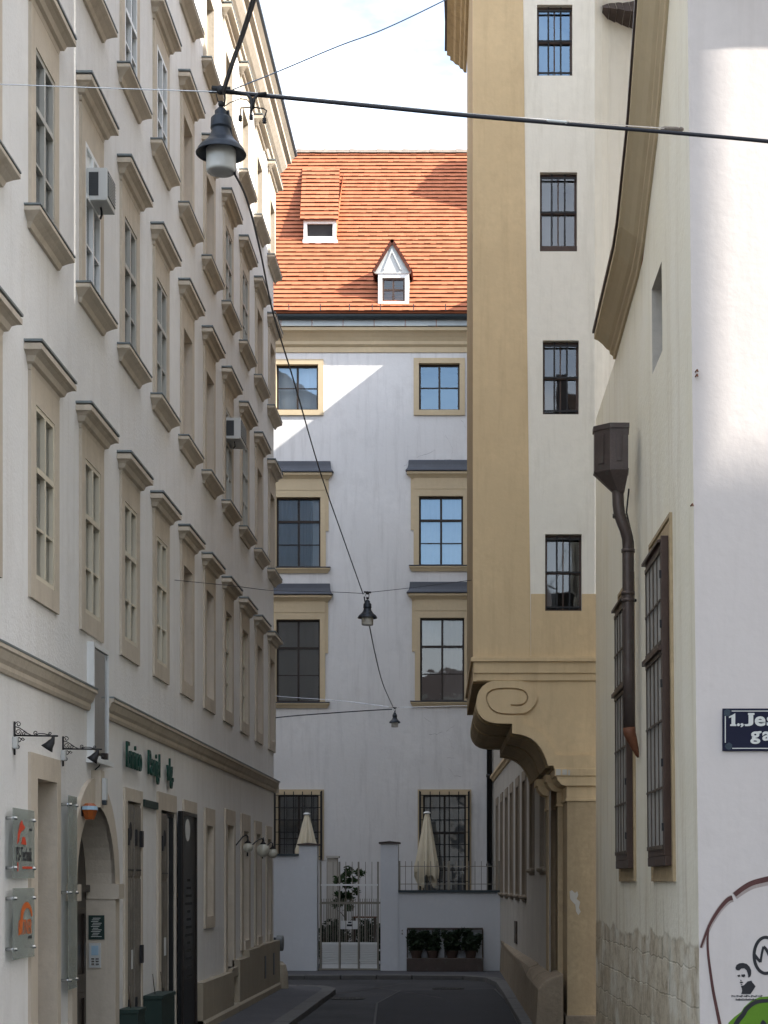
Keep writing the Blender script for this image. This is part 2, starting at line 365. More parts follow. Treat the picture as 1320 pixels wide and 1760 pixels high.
# wall frames: (a along the wall, z up, d out towards the street) -> world
PL = lambda a, z, d: (-XL+d, a, z)
YF = 47.0; YG = 43.0; YB = 26.0; YN = 16.0
PF = lambda a, z, d: (a, YF-d, z)
PG = lambda a, z, d: (a, YG-d, z)
PB = lambda a, z, d: (a, YB-d, z)
PN = lambda a, z, d: (a, YN-d, z)
PR = lambda a, z, d: (.6+.035*(43-a)-d, a, z)
def cx(a, z): return 2.453-.026*a-.012*(z-2.2)*max(0, min(1, (26-a)/10))
PC = lambda a, z, d: (cx(a, z)-d, a, z)

HOOD = [(0, 0), (.025, 0), (.035, .045), (.07, .06), (.09, .11), (.13, .135), (.165, .145), (.165, .195), (.14, .215), (0, .235)]
SILL = [(0, 0), (.03, 0), (.05, .05), (.10, .09), (.15, .12), (.15, .155), (.13, .17), (0, .18)]
def window(parent, P, a0, a1, z0, z1, sur, hood=None, sill=None, rec=.08, frame='blue_paint', trim='left_trim',
           layout=(1, [.62], [.30]), curtain=None, blind=False, deep=.3, bars=None, fw=.045, raised=.03, hood_m=None, label=None, proud=0, glassm='glass', cdep=.10):
    """sur = (left, right, bottom, top) widths of the flat surround; one window part with its sub-parts"""
    l, r, b, t = sur
    s = MB(P)
    if l: s.box(a0-l, a0, z0-b, z1+t, 0, raised)
    if r: s.box(a1, a1+r, z0-b, z1+t, 0, raised)
    if b: s.box(a0, a1, z0-b, z0, 0, raised)
    if t: s.box(a0, a1, z1, z1+t, 0, raised)
    if blind:
        s.cur = 1; reveal(s, a0, a1, z0, z1, 0, -deep)
    else:
        reveal(s, a0, a1, z0, z1, 0, min(-rec-.05, -.03), back=False)
    o = s.build('window', [trim, 'left_blind' if trim == 'left_trim' else trim], parent)
    if label: o['label'] = label
    if not blind:
        f = MB(P); d1 = -rec+proud; d0 = d1-.05
        ring(f, a0, a1, z0, z1, fw, d0, d1)
        nm, trans, subs = layout
        ia0, ia1, iz0, iz1 = a0+fw, a1-fw, z0+fw, z1-fw
        zs = [iz0]
        for q in trans:
            zt = z0+(z1-z0)*q; f.box(ia0, ia1, zt-fw*.6, zt+fw*.6, d0+.004, d1+.008); zs += [zt-fw*.6, zt+fw*.6]
        zs.append(iz1)
        for j in range(0, len(zs), 2):
            for k in range(1, nm+1):
                am = a0+(a1-a0)*k/(nm+1); f.box(am-fw*.55, am+fw*.55, zs[j], zs[j+1], d0+.006, d1+.004)
        for q in subs:
            zt = z0+(z1-z0)*q
            es = [ia0]+[x for k in range(1, nm+1) for x in (a0+(a1-a0)*k/(nm+1)-fw*.55, a0+(a1-a0)*k/(nm+1)+fw*.55)]+[ia1]
            for j in range(0, len(es), 2): f.box(es[j], es[j+1], zt-.012, zt+.012, d0+.012, d1-.006)
        f.build('frame', frame, o)
        MB(P).quad([(a0, z0, d0+.01), (a1, z0, d0+.01), (a1, z1, d0+.01), (a0, z1, d0+.01)]).build('pane', glassm, o)
        rm = MB(P); reveal(rm, a0-.05, a1+.05, z0-.05, z1+.05, d0-.02, d0-.9); rm.build('interior', 'room', o)
        if curtain:
            for (q0, q1, w0, w1, cm) in curtain:
                c = MB(P); n = 14; A0 = a0+(a1-a0)*q0; A1 = a0+(a1-a0)*q1; zb = z0+(z1-z0)*w0; zt = z0+(z1-z0)*w1
                c.smooth = True
                pts = []
                for i in range(n+1):
                    dd = d0-cdep-.012*math.sin(i*2.1)
                    pts += [(A0+(A1-A0)*i/n, zb, dd), (A0+(A1-A0)*i/n, zt, dd)]
                c.add(pts, [(2*i, 2*i+2, 2*i+3, 2*i+1) for i in range(n)]); c.build('curtain', cm, o)
    if hood is not None:
        zt, e = hood
        h = MB(P); h.mould(a0-l+e, a1+r-e, HOOD, zt-.235); h.cur = 1
        h.box(a0-l+e-.172, a1+r-e+.172, zt-.018, zt+.004, 0, .172)
        h.build('hood', [hood_m or trim, 'flash'], o)
    if sill is not None:
        zt, e = sill
        h = MB(P); h.mould(a0-l+e, a1+r-e, SILL, zt-.18); h.cur = 1
        h.box(a0-l+e-.156, a1+r-e+.156, zt-.012, zt+.004, 0, .156)
        h.build('sill', [trim, 'flash'], o)
    return o
SUN_E = 3.4; SKY_E = .13; EXPO = 1.82
M['manhole'] = surf('manhole', (.035, .033, .032), rough=.5, var=.3, scale=8, bump=.2, metal=.4)
# ================================================================== GROUND
g = MB(); g.add([(-400, -150, -.13), (400, -150, -.13), (400, 900, -.13), (-400, 900, -.13)], [(0, 1, 2, 3)])
struct(g.build('ground', 'ground'))
g = MB(); g.add([(-30, -30, -.10), (30, -30, -.10), (30, 41.5, -.10), (-30, 41.5, -.10)], [(0, 1, 2, 3)])
g.cur = 1
def gp(u, v, h=0): Y = (H-h)*F/(v-V0); return (X(u, Y), Y)
pt = [gp(u, v, -.1) for u, v in ((688, 1703), (648, 1725), (640, 1790), (905, 1790), (872, 1722), (850, 1700))]
g.add([(x, y, -.095) for x, y in pt], [tuple(range(6))])
g.cur = 2
def strip(a, b, w, z=-.091):
    ax, ay = a; bx, by = b; dx, dy = bx-ax, by-ay; L = math.hypot(dx, dy); nx, ny = -dy/L*w, dx/L*w
    g.add([(ax+nx, ay+ny, z), (bx+nx, by+ny, z), (bx-nx, by-ny, z), (ax-nx, ay-ny, z)], [(0, 1, 2, 3)])
for i in range(6): strip(pt[i], pt[(i+1) % 6], .02)
strip(gp(700, 1690, -.1), gp(560, 1712, -.1), .015); strip(gp(640, 1697, -.1), gp(760, 1716, -.1), .015)
struct(g.build('road', ['asphalt', 'asphalt_new', 'tar'], recalc=False))
for mu, mv, lab in ((598, 1716, 'round iron manhole cover in the road, nearer the left kerb'), (770, 1699, 'round iron manhole cover in the road near the courtyard wall')):
    q = gp(mu, mv, -.09); m = MB(); m.lathe((q[0], q[1], -.088), [(0, .0), (.27, .0), (.27, -.02)], 32); m.lathe((q[0], q[1], -.088), [(.29, .002), (.34, .002), (.34, -.02)], 32)
    for i in range(-3, 4):
        for j in range(-3, 4):
            if i*i+j*j < 10: m.box(q[0]+i*.07-.022, q[0]+i*.07+.022, q[1]+j*.07-.022, q[1]+j*.07+.022, -.0879, -.083)
    tag(m.build('manhole_cover', 'manhole', None), lab, 'manhole cover', 'manhole covers in the road')
# kerb lines on the ground plane
kl = [(-2.92, -12), (-2.90, 20), (-2.89, 28.2), (-2.86, 35.6)]
cv = [(-2.86-.9*(1-math.cos(t)), 35.6+1.5*math.sin(t)) for t in [R(q) for q in (20, 40, 60, 80, 90)]]
kl += cv+[(-9, 37.6), (-16, 38.6)]
kr = [(1.15, -12), (.95, 15), (.72, 26), (.68, 28.2), (.60, 32), (.52, 35.4), (.44, 38.2), (.20, 40.0), (-.3, 40.75), (-1.5, 40.9), (-4, 40.8), (-16, 41.4)]
def offset_poly(pl, w):
    out = []
    for i, p in enumerate(pl):
        a = pl[max(i-1, 0)]; b = pl[min(i+1, len(pl)-1)]
        dx, dy = b[0]-a[0], b[1]-a[1]; L = math.hypot(dx, dy); out.append((p[0]-dy/L*w, p[1]+dx/L*w))
    return out
def pavement(pl, side, inner, name):
    ins = offset_poly(pl, side*.28)
    m = MB(); n = len(pl)
    # walkway from the inner kerb edge to the walls
    for i in range(n-1):
        m.add([(*ins[i], 0), (*ins[i+1], 0), (*inner[i+1], 0), (*inner[i], 0)], [(0, 1, 2, 3)])
    struct(m.build(name, 'pavement', recalc=False))
    k = MB()
    P_ = []
    for i in range(n-1):                            # individual kerb stones with joints
        a, b, c, d = Vector(pl[i]), Vector(pl[i+1]), Vector(ins[i]), Vector(ins[i+1])
        L = (b-a).length; q = max(1, round(L/.95))
        for j in range(q):
            t0 = j/q+.012/L; t1 = (j+1)/q-.012/L; h = .006+random.uniform(-.004, .005)
            p = [a.lerp(b, t0), a.lerp(b, t1), c.lerp(d, t1), c.lerp(d, t0)]
            k.add([(x, y, -.12) for x, y in p]+[(x, y, h) for x, y in p], [(0, 1, 2, 3), (4, 5, 6, 7), (0, 1, 5, 4), (1, 2, 6, 5), (2, 3, 7, 6), (3, 0, 4, 7)])
    struct(k.build('kerb', 'kerb', bevel=.012))
pavement(kl, 1, [(-4.3, p[1]) if p[1] < 35.6 and p[0] > -3 else (-4.3 if i < 9 else p[0], 35.6) for i, p in enumerate(kl)], 'pavement')
inner = [(2.3, -12), (2.3, 15), (1.3, 26), (1.25, 28.2), (1.1, 32), (1.0, 35.4), (.9, 40), (.8, 43.3), (-.3, 43.3), (-1.5, 43.3), (-4, 43.3), (-16, 43.3)]
pavement(kr, -1, inner, 'pavement')
g = MB(); g.add([(-16, 43.1, -.02), (2, 43.1, -.02), (2, 47.2, -.02), (-16, 47.2, -.02)], [(0, 1, 2, 3)]); struct(g.build('courtyard_floor', 'pavement'))

# ================================================================== LEFT TOWNHOUSE
LB = empty('townhouse', (-6, 20, 0), 'long pale townhouse on the left with rows of tan window hoods', 'townhouse')
S = 2.073; B0 = 16.15
rows = {'attic': (14.8, 15.9), 'third': (11.76, 13.03), 'second': (8.5, 10.02), 'first': (5.04, 6.67)}
holes = []
for k in range(-2, 10):
    b = B0+S*k
    for r, (z0, z1) in rows.items():
        if k >= {'attic': 3, 'third': 0, 'second': -1, 'first': -2}[r]: holes.append((b+.2, b+.94, z0, z1))
gf = [  # ground floor openings (a0, a1, z0, z1)
    (16.42, 17.18, 0, 3.17), (17.97, 19.88, 0, 3.04), (18.72, 19.28, 3.60, 4.66), (20.66, 21.50, .25, 3.16), (22.86, 23.98, .25, 3.14),
    (24.85, 25.62, .12, 3.08), (26.78, 27.40, 1.66, 3.06), (29.0, 29.75, .75, 3.14), (31.0, 31.7, 1.15, 3.10), (32.85, 33.45, 1.15, 3.10), (34.62, 35.12, 1.2, 3.05)]
w = MB(PL); holed(w, 11.6, 35.8, -.1, 16.7, holes+gf)
# end wall round the corner and the back
w.add([(35.8, -.1, 0), (35.8, 16.7, 0), (35.8, 16.7, -9), (35.8, -.1, -9)], [(0, 1, 2, 3)])
w.add([(11.6, -.1, 0), (11.6, 16.7, 0), (11.6, 16.7, -9), (11.6, -.1, -9)], [(0, 1, 2, 3)])
w.add([(11.6, -.1, -9), (11.6, 16.7, -9), (35.8, 16.7, -9), (35.8, -.1, -9)], [(0, 1, 2, 3)])
w.build('wall', 'left_plaster', LB, recalc=False)
m = MB(PL)
m.mould(11.6, 35.8, [(0, 0), (.04, 0), (.06, .10), (.10, .13), (.10, .20), (.16, .26), (.24, .38), (.26, .46), (.33, .50), (.33, .58), (.40, .66), (0, .67)], 16.55); m.cur = 1
m.mould(11.6, 35.8, [(0, .67), (.41, .665), (.44, .70), (.44, .76), (.40, .78), (0, .80)], 16.555)
m.build('roof_cornice', ['left_trim', 'gutter'], LB)
m = MB(); m.add([(-XL+.40, 11.2, 17.33), (-XL+.40, 36.2, 17.33), (-8.6, 36.2, 20.6), (-8.6, 11.2, 20.6), (-13.15, 11.2, 17.3), (-13.15, 36, 17.3)], [(0, 1, 2, 3), (3, 2, 5, 4)])
m.build('roof', 'tile_dark', LB, recalc=False)
m = MB(PL)
for a0, a1 in ((11.6, 18.61), (19.41, 35.8)):
    m.cur = 0; m.mould(a0+.0, a1-(0 if a1 > 30 else 0), [(0, 0), (.03, 0), (.045, .03), (.045, .07), (.07, .10), (.10, .17), (.12, .18), (.12, .215), (0, .235)], 4.02, mitre=a1 > 30 and False)
    m.cur = 1; m.box(a0, a1+(.12 if a1 > 30 else 0), 4.236, 4.256, 0, .125)
m.cur = 0; m.box(35.8, 35.9, 4.02, 4.23, -3, .1)
m.build('string_course', ['left_trim', 'flash'], LB)
m = MB(PL)
for a0, a1, z1 in ((25.72, 29.0, .70), (29.75, 31.0, .86), (31.0, 32.62, .98), (32.62, 35.8, 1.0)):
    m.prism([(a0, -.1), (a1, -.1), (a1, z1), (a0, z1)], 0, .13)
m.mould(25.72, 35.8, [(.0, -.1), (.16, -.1), (.16, .10), (.13, .14), (0, .15)], 0, mitre=False)
m.box(29.0, 29.75, .6, .75, -.3, .10)
m.build('plinth', 'left_base', LB)
for a in (33.2, 34.6): MB(PL).box(a, a+.22, .35, .78, .131, .137).build('plinth_vent', 'gutter', LB)

# upper windows: real casements in bays -3..3, 6, 7; blind recesses in 4, 5, 8, 9
def lrow(row, blind):
    z0, z1 = rows[row]; a0, a1 = B0+.2, B0+.94
    sur = (.17, .17, .16, .0)
    kw = dict(blind=blind)
    if row == 'first':
        kw.update(sur=(.18, .18, .2, .27), hood=(7.18, .02), rec=-.022, cdep=.02, frame='cream_paint', layout=(1, [.63], [.30]))
    elif row == 'second':
        kw.update(sur=(.17, .17, .07, .34), hood=(10.61, .02), sill=(8.43, .0), rec=-.018, cdep=.03, layout=(1, [.63], [.30]))
    elif row == 'third':
        kw.update(sur=(.17, .17, .08, .23), hood=(13.52, .02), sill=(11.68, .0), rec=-.018, cdep=.03, layout=(1, [.55], [.27]))
    else:
        kw.update(sur=(.17, .17, .12, .44), hood=(16.56, .02), sill=(14.68, .0), rec=.08, layout=(1, [], [.5]))
    return kw
LAY = {'first': {}, 'second': {}, 'third': {}, 'attic': {}}
first_of = {}
curt = {'first': [(.0, .46, 0, .6, 'curtain_cream'), (.54, 1, 0, .6, 'curtain_cream'), (0, 1, .66, 1, 'curtain_cream')],
        'second': [(0, .42, 0, .6, 'curtain'), (.55, 1, .0, .6, 'blind_grey')], 'third': [(0, 1, 0, .95, 'curtain')], 'attic': None}
for row in rows:
    for k in range(-2, 10):
        if row == 'attic' and k < 3: continue
        if row == 'third' and k < 0: continue
        if row == 'second' and k < -1: continue
        if row == 'first' and k < -2: continue
        blind = k in (4, 5, 8, 9) and row != 'attic'
        var = 'blind' if blind else ('white' if (row == 'third' and k in (2, 3)) or (row == 'second' and k == 1) else ('late' if row == 'first' and k in (6, 7) else 'plain'))
        if var == 'plain': var += str((k*7+len(row)) % 3)
        key = (row, var)
        b0 = B0+S*k
        if key not in first_of:
            kw = lrow(row, blind); z0, z1 = rows[row]
            if var == 'white': kw.update(frame='white_paint', rec=-.03, curtain=None)
            elif not blind: kw['curtain'] = {'first': [curt['first'], [(.0, .46, 0, .6, 'curtain_cream'), (.54, .8, 0, .6, 'curtain'), (0, .5, .66, 1, 'curtain_cream')], [(0, 1, .0, .3, 'curtain_cream'), (.54, 1, .3, .6, 'curtain'), (0, 1, .66, 1, 'curtain')]], 'second': [[(0, .42, 0, .6, 'curtain'), (.55, 1, .0, .6, 'blind_grey')], [(0, .3, 0, 1, 'curtain'), (.72, 1, 0, 1, 'curtain')], [(0, 1, .66, 1, 'curtain_cream'), (0, .45, .2, .6, 'blind_grey')]], 'third': [curt['third'], [(0, .4, 0, 1, 'curtain_cream')], [(0, 1, .55, 1, 'blind_grey')]], 'attic': [None]*3}[row][(k*7+len(row)) % 3]
            if var == 'late': kw['rec'] = .03
            if row == 'attic': kw['trim'] = 'left_trim'
            o = window(LB, PL, b0+.2, b0+.94, z0, z1, **kw)
            first_of[key] = (o, k)
            if blind: o['label'] = 'blind window recess with beige plaster back'
        else:
            src, k0 = first_of[key]
            o = copy_tree(src, LB, (0, S*(k-k0), 0))
        if row == 'first' and k == 7:
            s_ = MB(PL).box(b0+.27, b0+.87, 5.08, 6.0, -.12, -.105).build('insect_screen', 'grille_dark', o)
# panel over the upper half of the window that holds the cooler
MB(PL).box(B0+S+.24, B0+S+.90, 9.46, 9.98, -.02, .0).build('cover_panel', 'white_paint', LB)

# ground floor: tall square surrounds
def gsur(a0, a1, z1, oz1, oa0, oa1, z0=0, rec=.35, mat='left_trim', back='dark_wood', fill=True, raised=.03, bot=0, label=None):
    s = MB(PL); s.box(a0, oa0, z0, z1, 0, raised); s.box(oa1, a1, z0, z1, 0, raised); s.box(oa0, oa1, oz1, z1, 0, raised)
    if bot: s.box(oa0, oa1, z0, bot, 0, raised)
    s.cur = 0; reveal(s, oa0, oa1, bot or z0, oz1, 0, -rec, back=False)
    s.cur = 1; s.quad([(oa0, bot or z0, -rec), (oa1, bot or z0, -rec), (oa1, oz1, -rec), (oa0, oz1, -rec)])
    o = s.build('doorway' if z0 < .2 else 'window', [mat, back], LB)
    if label: o['label'] = label
    return o
o = gsur(16.17, 17.33, 3.40, 3.17, 16.42, 17.18, rec=.62, back='left_blind', label='tall deep doorway recess with beige surround')
m = MB(PL); ring(m, 16.42, 17.18, 0, 3.17, .07, -.30, -.24); m.build('frame', 'left_trim', o)
# arched doorway
AC, AR = 18.925, .955
s = MB(PL)
def arch_pts(cx_, rx, zs, rz, n=18): return [(cx_-rx*math.cos(math.pi*i/n), zs+rz*math.sin(math.pi*i/n)) for i in range(n+1)]
inn = arch_pts(AC, AR, 2.14, .88); out = arch_pts(AC, AR+.24, 2.14, 1.18)
for i in range(len(inn)-1):
    s.add([(*inn[i], .045), (*inn[i+1], .045), (*out[i+1], .045), (*out[i], .045), (*inn[i], 0), (*inn[i+1], 0), (*out[i+1], 0), (*out[i], 0)],
          [(0, 1, 2, 3), (4, 5, 1, 0), (3, 2, 6, 7)])
    s.add([(*inn[i], .045), (*inn[i+1], .045), (*inn[i+1], -.32), (*inn[i], -.32)], [(0, 1, 2, 3)])
    # spandrel between arch and square wall opening
    if i < 9: s.add([(*inn[i], -.01), (*inn[i+1], -.01), (inn[i+1][0], 3.04, -.01), (inn[i][0], 3.04, -.01)], [(0, 1, 2, 3)])
    else: s.add([(*inn[i], -.01), (*inn[i+1], -.01), (inn[i+1][0], 3.04, -.01), (inn[i][0], 3.04, -.01)], [(0, 1, 2, 3)])
for sg in (-1, 1):
    e = AC+sg*AR; o_ = AC+sg*(AR+.22)
    s.box(min(e, o_), max(e, o_), -.1, 2.0, 0, .045)
    s.add([(e, -.1, 0), (e, 2.0, 0), (e, 2.0, -.32), (e, -.1, -.32)], [(0, 1, 2, 3)])
    o2 = AC+sg*(AR+.30); i2 = e-sg*.015
    s.box(min(i2, o2), max(i2, o2), 2.0, 2.17, -.28, .085)
s.box(AC-.10, AC+.10, 3.0, 3.40, .0, .10)
AD = s.build('arched_doorway', 'left_trim', LB)
s = MB(PL); pts = [(AC-AR, -.1)]+arch_pts(AC, AR, 2.14, .88)+[(AC+AR, -.1)]
s.prism(pts, -.36, -.29)
for q in (-.62, -.05, .10, .66):
    pass
for x0, x1 in ((AC-.82, AC-.10), (AC+.10, AC+.82)):
    for z0, z1 in ((.25, .95), (1.1, 1.9)): ring(s, x0, x1, z0, z1, .06, -.29, -.265)
s.box(AC-.03, AC+.03, -.1, 2.1, -.29, -.25); s.box(AC-AR+.02, AC+AR-.02, 2.08, 2.16, -.29, -.24)
s.build('door', 'dark_wood', AD)
MB(PL).box(AC+.08, AC+.12, 1.0, 1.22, -.25, -.20).build('door_handle', 'steel', AD)
MB(PL).box(AC-AR-.2, AC+AR+.2, -.1, .07, -.28, .22).build('doorstep', 'kerb', AD, bevel=.015)
s = MB(PL).box(19.885-.03, 19.885, .30, .42, -.30, .02); 
# plates on the door reveal
EDGE = 19.865
o = MB(PL).box(EDGE, EDGE+.02, 1.54, 1.815, -.26, -.08).build('name_plaque', 'green_paint', AD)
m = MB(PL)
for i in range(12): m.box(EDGE-.003, EDGE, 1.57+i*.019, 1.576+i*.019, -.23+.01*(i % 3), -.11-.013*(i*7 % 4))
m.build('plaque_writing', 'enamel_white', AD)
m = MB(PL).box(EDGE-.01, EDGE+.02, 1.22, 1.50, -.25, -.12); m.cur = 1
m.box(EDGE-.014, EDGE-.01, 1.36, 1.47, -.225, -.145); m.cur = 2
for i in range(3):
    for j in range(2): m.box(EDGE-.016, EDGE-.01, 1.25+i*.03, 1.268+i*.03, -.225+j*.05, -.19+j*.05)
m.build('intercom', ['plastic_grey', 'pale_blue', 'steel'], AD)

# display case that cuts through the string course
s = MB(PL)
s.box(18.62, 18.66, 3.52, 4.76, -.02, .075); s.box(19.36, 19.40, 3.52, 4.76, -.02, .075); s.box(18.66, 19.36, 4.71, 4.76, -.02, .075); s.box(18.58, 19.44, 3.47, 3.52, -.02, .12); s.box(18.66, 19.36, 3.52, 3.56, -.02, .07)
DC = s.build('display_case', 'white_paint', LB)
MB(PL).box(18.66, 19.36, 3.56, 4.71, .0, .03).build('back_panel', 'left_blind', DC)
MB(PL).quad([(18.66, 3.56, .055), (19.36, 3.56, .055), (19.36, 4.71, .055), (18.66, 4.71, .055)]).build('pane', 'glass', DC)

# shuttered doors
def leaf(parent, a0, a1, z0, z1, d, hole=True):
    m = MB(PL)
    m.box(a0, a1, z0, z1, d-.04, d)
    n = 3
    for i in range(n):
        x0 = a0+(a1-a0)*i/n+.008; x1 = a0+(a1-a0)*(i+1)/n-.008
        m.box(x0, x1, z0+.05, z1-.9, d, d+.012); m.box(x0, x1, z1-.86, z1-.03, d, d+.012)
    o = m.build('door_leaf', 'grey_wood', parent)
    if hole:
        c = (a0+a1)/2; w_ = (a1-a0)*.2
        MB(PL).prism([(c+w_*math.cos(t), z1-.33+.11*math.sin(t)) for t in [2*math.pi*i/20 for i in range(20)]], d+.01, d+.016).build('peep_hole', 'room', o)
    for zz in (z0+.55, z1-.5): MB(PL).box(a0+.01, a0+.09, zz, zz+.2, d+.013, d+.03).build('hinge', 'black_iron', o)
    MB(PL).box(a0+.05, a1-.02, z1-.80, z1-.785, d+.013, d+.02).build('strap_hinge', 'black_iron', o)
    return o
o = gsur(20.51, 21.60, 3.31, 3.16, 20.66, 21.50, z0=0, rec=.3, back='room', label='doorway with a pair of weathered wooden shutter leaves')
l1 = leaf(o, 20.67, 21.05, .05, 3.13, .01); l2 = leaf(o, 21.12, 21.50, .05, 3.13, .012, False)
MB(PL).box(20.88, 20.98, 1.15, 1.38, .026, .030).build('paper_notice', 'paper', o)
MB(PL).box(21.38, 21.50, 2.62, 2.82, .03, .06).build('lock_box', 'black_iron', o); MB(PL).box(21.38, 21.50, 1.20, 1.42, .03, .06).build('lock_box', 'black_iron', o)
o = gsur(22.66, 24.05, 3.37, 3.14, 22.86, 23.98, rec=.35, back='room')
leaf(o, 22.87, 23.32, .05, 3.1, .02)
MB(PL).box(23.02, 23.16, 1.22, 1.46, .036, .040).build('paper_notice', 'paper', o)
m = MB(PL); ring(m, 23.36, 23.96, .05, 3.12, .05, -.06, 0); m.build('frame', 'black_board', o)
MB(PL).quad([(23.4, .1, -.03), (23.92, .1, -.03), (23.92, 3.08, -.03), (23.4, 3.08, -.03)]).build('pane', 'glass', o)
o = gsur(24.66, 25.80, 3.36, 3.08, 24.85, 25.62, rec=.4, back='dark_wood')
# small green plate between the doors
MB(PL).box(21.68, 22.60, 3.13, 3.22, .01, .04).build('fascia_board', 'green_paint', LB)
o = gsur(26.6, 27.6, 3.33, 3.06, 26.78, 27.40, z0=1.48, bot=1.66, rec=.12, back='left_blind'); o['label'] = 'narrow blind recess with beige plaster back'
o = gsur(28.75, 29.93, 3.40, 3.14, 29.0, 29.75, z0=.62, bot=.75, rec=.35, back='left_blind')
for a0, a1, oa0, oa1, z1, oz1 in ((30.72, 31.92, 31.0, 31.7, 3.40, 3.10), (32.62, 33.62, 32.85, 33.45, 3.34, 3.10), (34.42, 35.32, 34.62, 35.12, 3.30, 3.05)):
    s = MB(PL); s.box(a0, oa0, .98, z1, 0, .03); s.box(oa1, a1, .98, z1, 0, .03); s.box(oa0, oa1, oz1, z1, 0, .03); s.box(oa0, oa1, .98, 1.15, 0, .06)
    reveal(s, oa0, oa1, 1.15, oz1, 0, -.30, back=False)
    o = s.build('window', 'left_trim', LB)
    f = MB(PL); ring(f, oa0, oa1, 1.15, oz1, .045, -.16, -.11)
    for zz in (1.75, 2.35): f.box(oa0+.045, oa1-.045, zz, zz+.05, -.155, -.105)
    f.build('frame', 'white_paint' if a0 < 31 else 'dark_wood', o)
    MB(PL).quad([(oa0, 1.15, -.14), (oa1, 1.15, -.14), (oa1, oz1, -.14), (oa0, oz1, -.14)]).build('pane', 'glass', o)
    r_ = MB(PL); reveal(r_, oa0-.03, oa1+.03, 1.1, oz1+.05, -.18, -.9); r_.build('interior', 'room', o)

# raised letters of the wine bar (top-level sign)
TL = lambda a, z, d: basis(PL(a, z, d), (0, 1, 0), (0, 0, 1), (1, 0, 0))
t1 = empty('lettering_sign', (-XL+.03, 22.1, 3.55), 'dark green raised letters spelling a shop name above the shuttered doors', 'sign')
for s_, a, sx in (('Enrico', 20.46, .86), ('Panigl', 21.82, .86), ('vlg.', 23.17, .86)):
    text('letters', s_, .43, 'letter_green', t1, TL(a, 3.55, .05), extrude=.012, bold=.004, sx=.84)
# ------------------------------------------------------------------ things on the left wall
def glass_sign(name, a0, a1, z0, z1, label, cat='sign', d=.07, mid=False, g_='glass plates standing off the left wall'):
    e = empty(name, (-XL+d, (a0+a1)/2, z0), label, cat, g_)
    MB(PL).box(a0, a1, z0, z1, d, d+.008).build('glass_plate', 'glass_plate', e)
    zs = [z0+.09, z1-.09]+([(z0+z1)/2] if mid else [])
    for a in (a0+.04, a1-.04):
        for z in zs:
            m = MB(PL); m.smooth = True; m.tube([PL(a, z, .0), PL(a, z, d+.03)], .016, 10); m.build('standoff', 'steel', e)
    return e
e = glass_sign('glass_sign', 15.37, 16.10, 2.23, 2.85, 'upper glass name plate with a red emblem, left of the first doorway')
dd = .082
m = MB(PL)
m.prism([(15.48, 2.53), (15.50, 2.62), (15.58, 2.72), (15.64, 2.75), (15.68, 2.71), (15.75, 2.69), (15.69, 2.66), (15.62, 2.65), (15.57, 2.62), (15.54, 2.56)], dd, dd+.002)
m.build('emblem', 'red_ink', e); m = MB(PL); m.prism([(15.62, 2.535), (15.66, 2.60), (15.74, 2.60), (15.79, 2.53)], dd, dd+.002)
m.build('emblem', 'red_ink', e)
MB(PL).box(15.485, 15.51, 2.29, 2.37, dd, dd+.002).build('red_bar', 'red_ink', e); MB(PL).box(15.66, 16.0, 2.315, 2.335, dd, dd+.002).build('red_line', 'red_ink', e)
text('writing', 'PS-Technik', .18, 'dark_ink', e, TL(15.45, 2.385, dd), extrude=.001, bold=.001, sx=.66)
text('writing', 'media', .04, 'dark_ink', e, TL(15.9, 2.66, dd), extrude=.001)
e = glass_sign('glass_sign', 15.37, 16.10, 1.51, 2.14, 'lower glass name plate with an orange arch emblem, left of the first doorway')
m = MB(PL)
oa = [(15.80+.21*math.cos(t), 1.86+.155*math.sin(t)) for t in [R(q) for q in range(10, 190, 12)]]
ia = [(15.82+.15*math.cos(t), 1.86+.10*math.sin(t)) for t in [R(q) for q in range(190, 0, -12)]]
m.prism(oa+[(15.52, 1.72), (15.60, 1.73)]+ia, dd, dd+.002); m.build('emblem', 'orange_ink', e)
text('writing', 'ORTNER', .19, 'orange_ink', e, TL(15.52, 1.725, dd), extrude=.001, bold=.001, sx=.62)
text('writing', 'technik', .045, 'dark_ink', e, TL(15.86, 1.68, dd), extrude=.001)
e = glass_sign('glass_sign', 17.42, 17.78, 1.12, 3.06, 'tall narrow blank glass strip between the first doorway and the arched door', d=.08, mid=True)

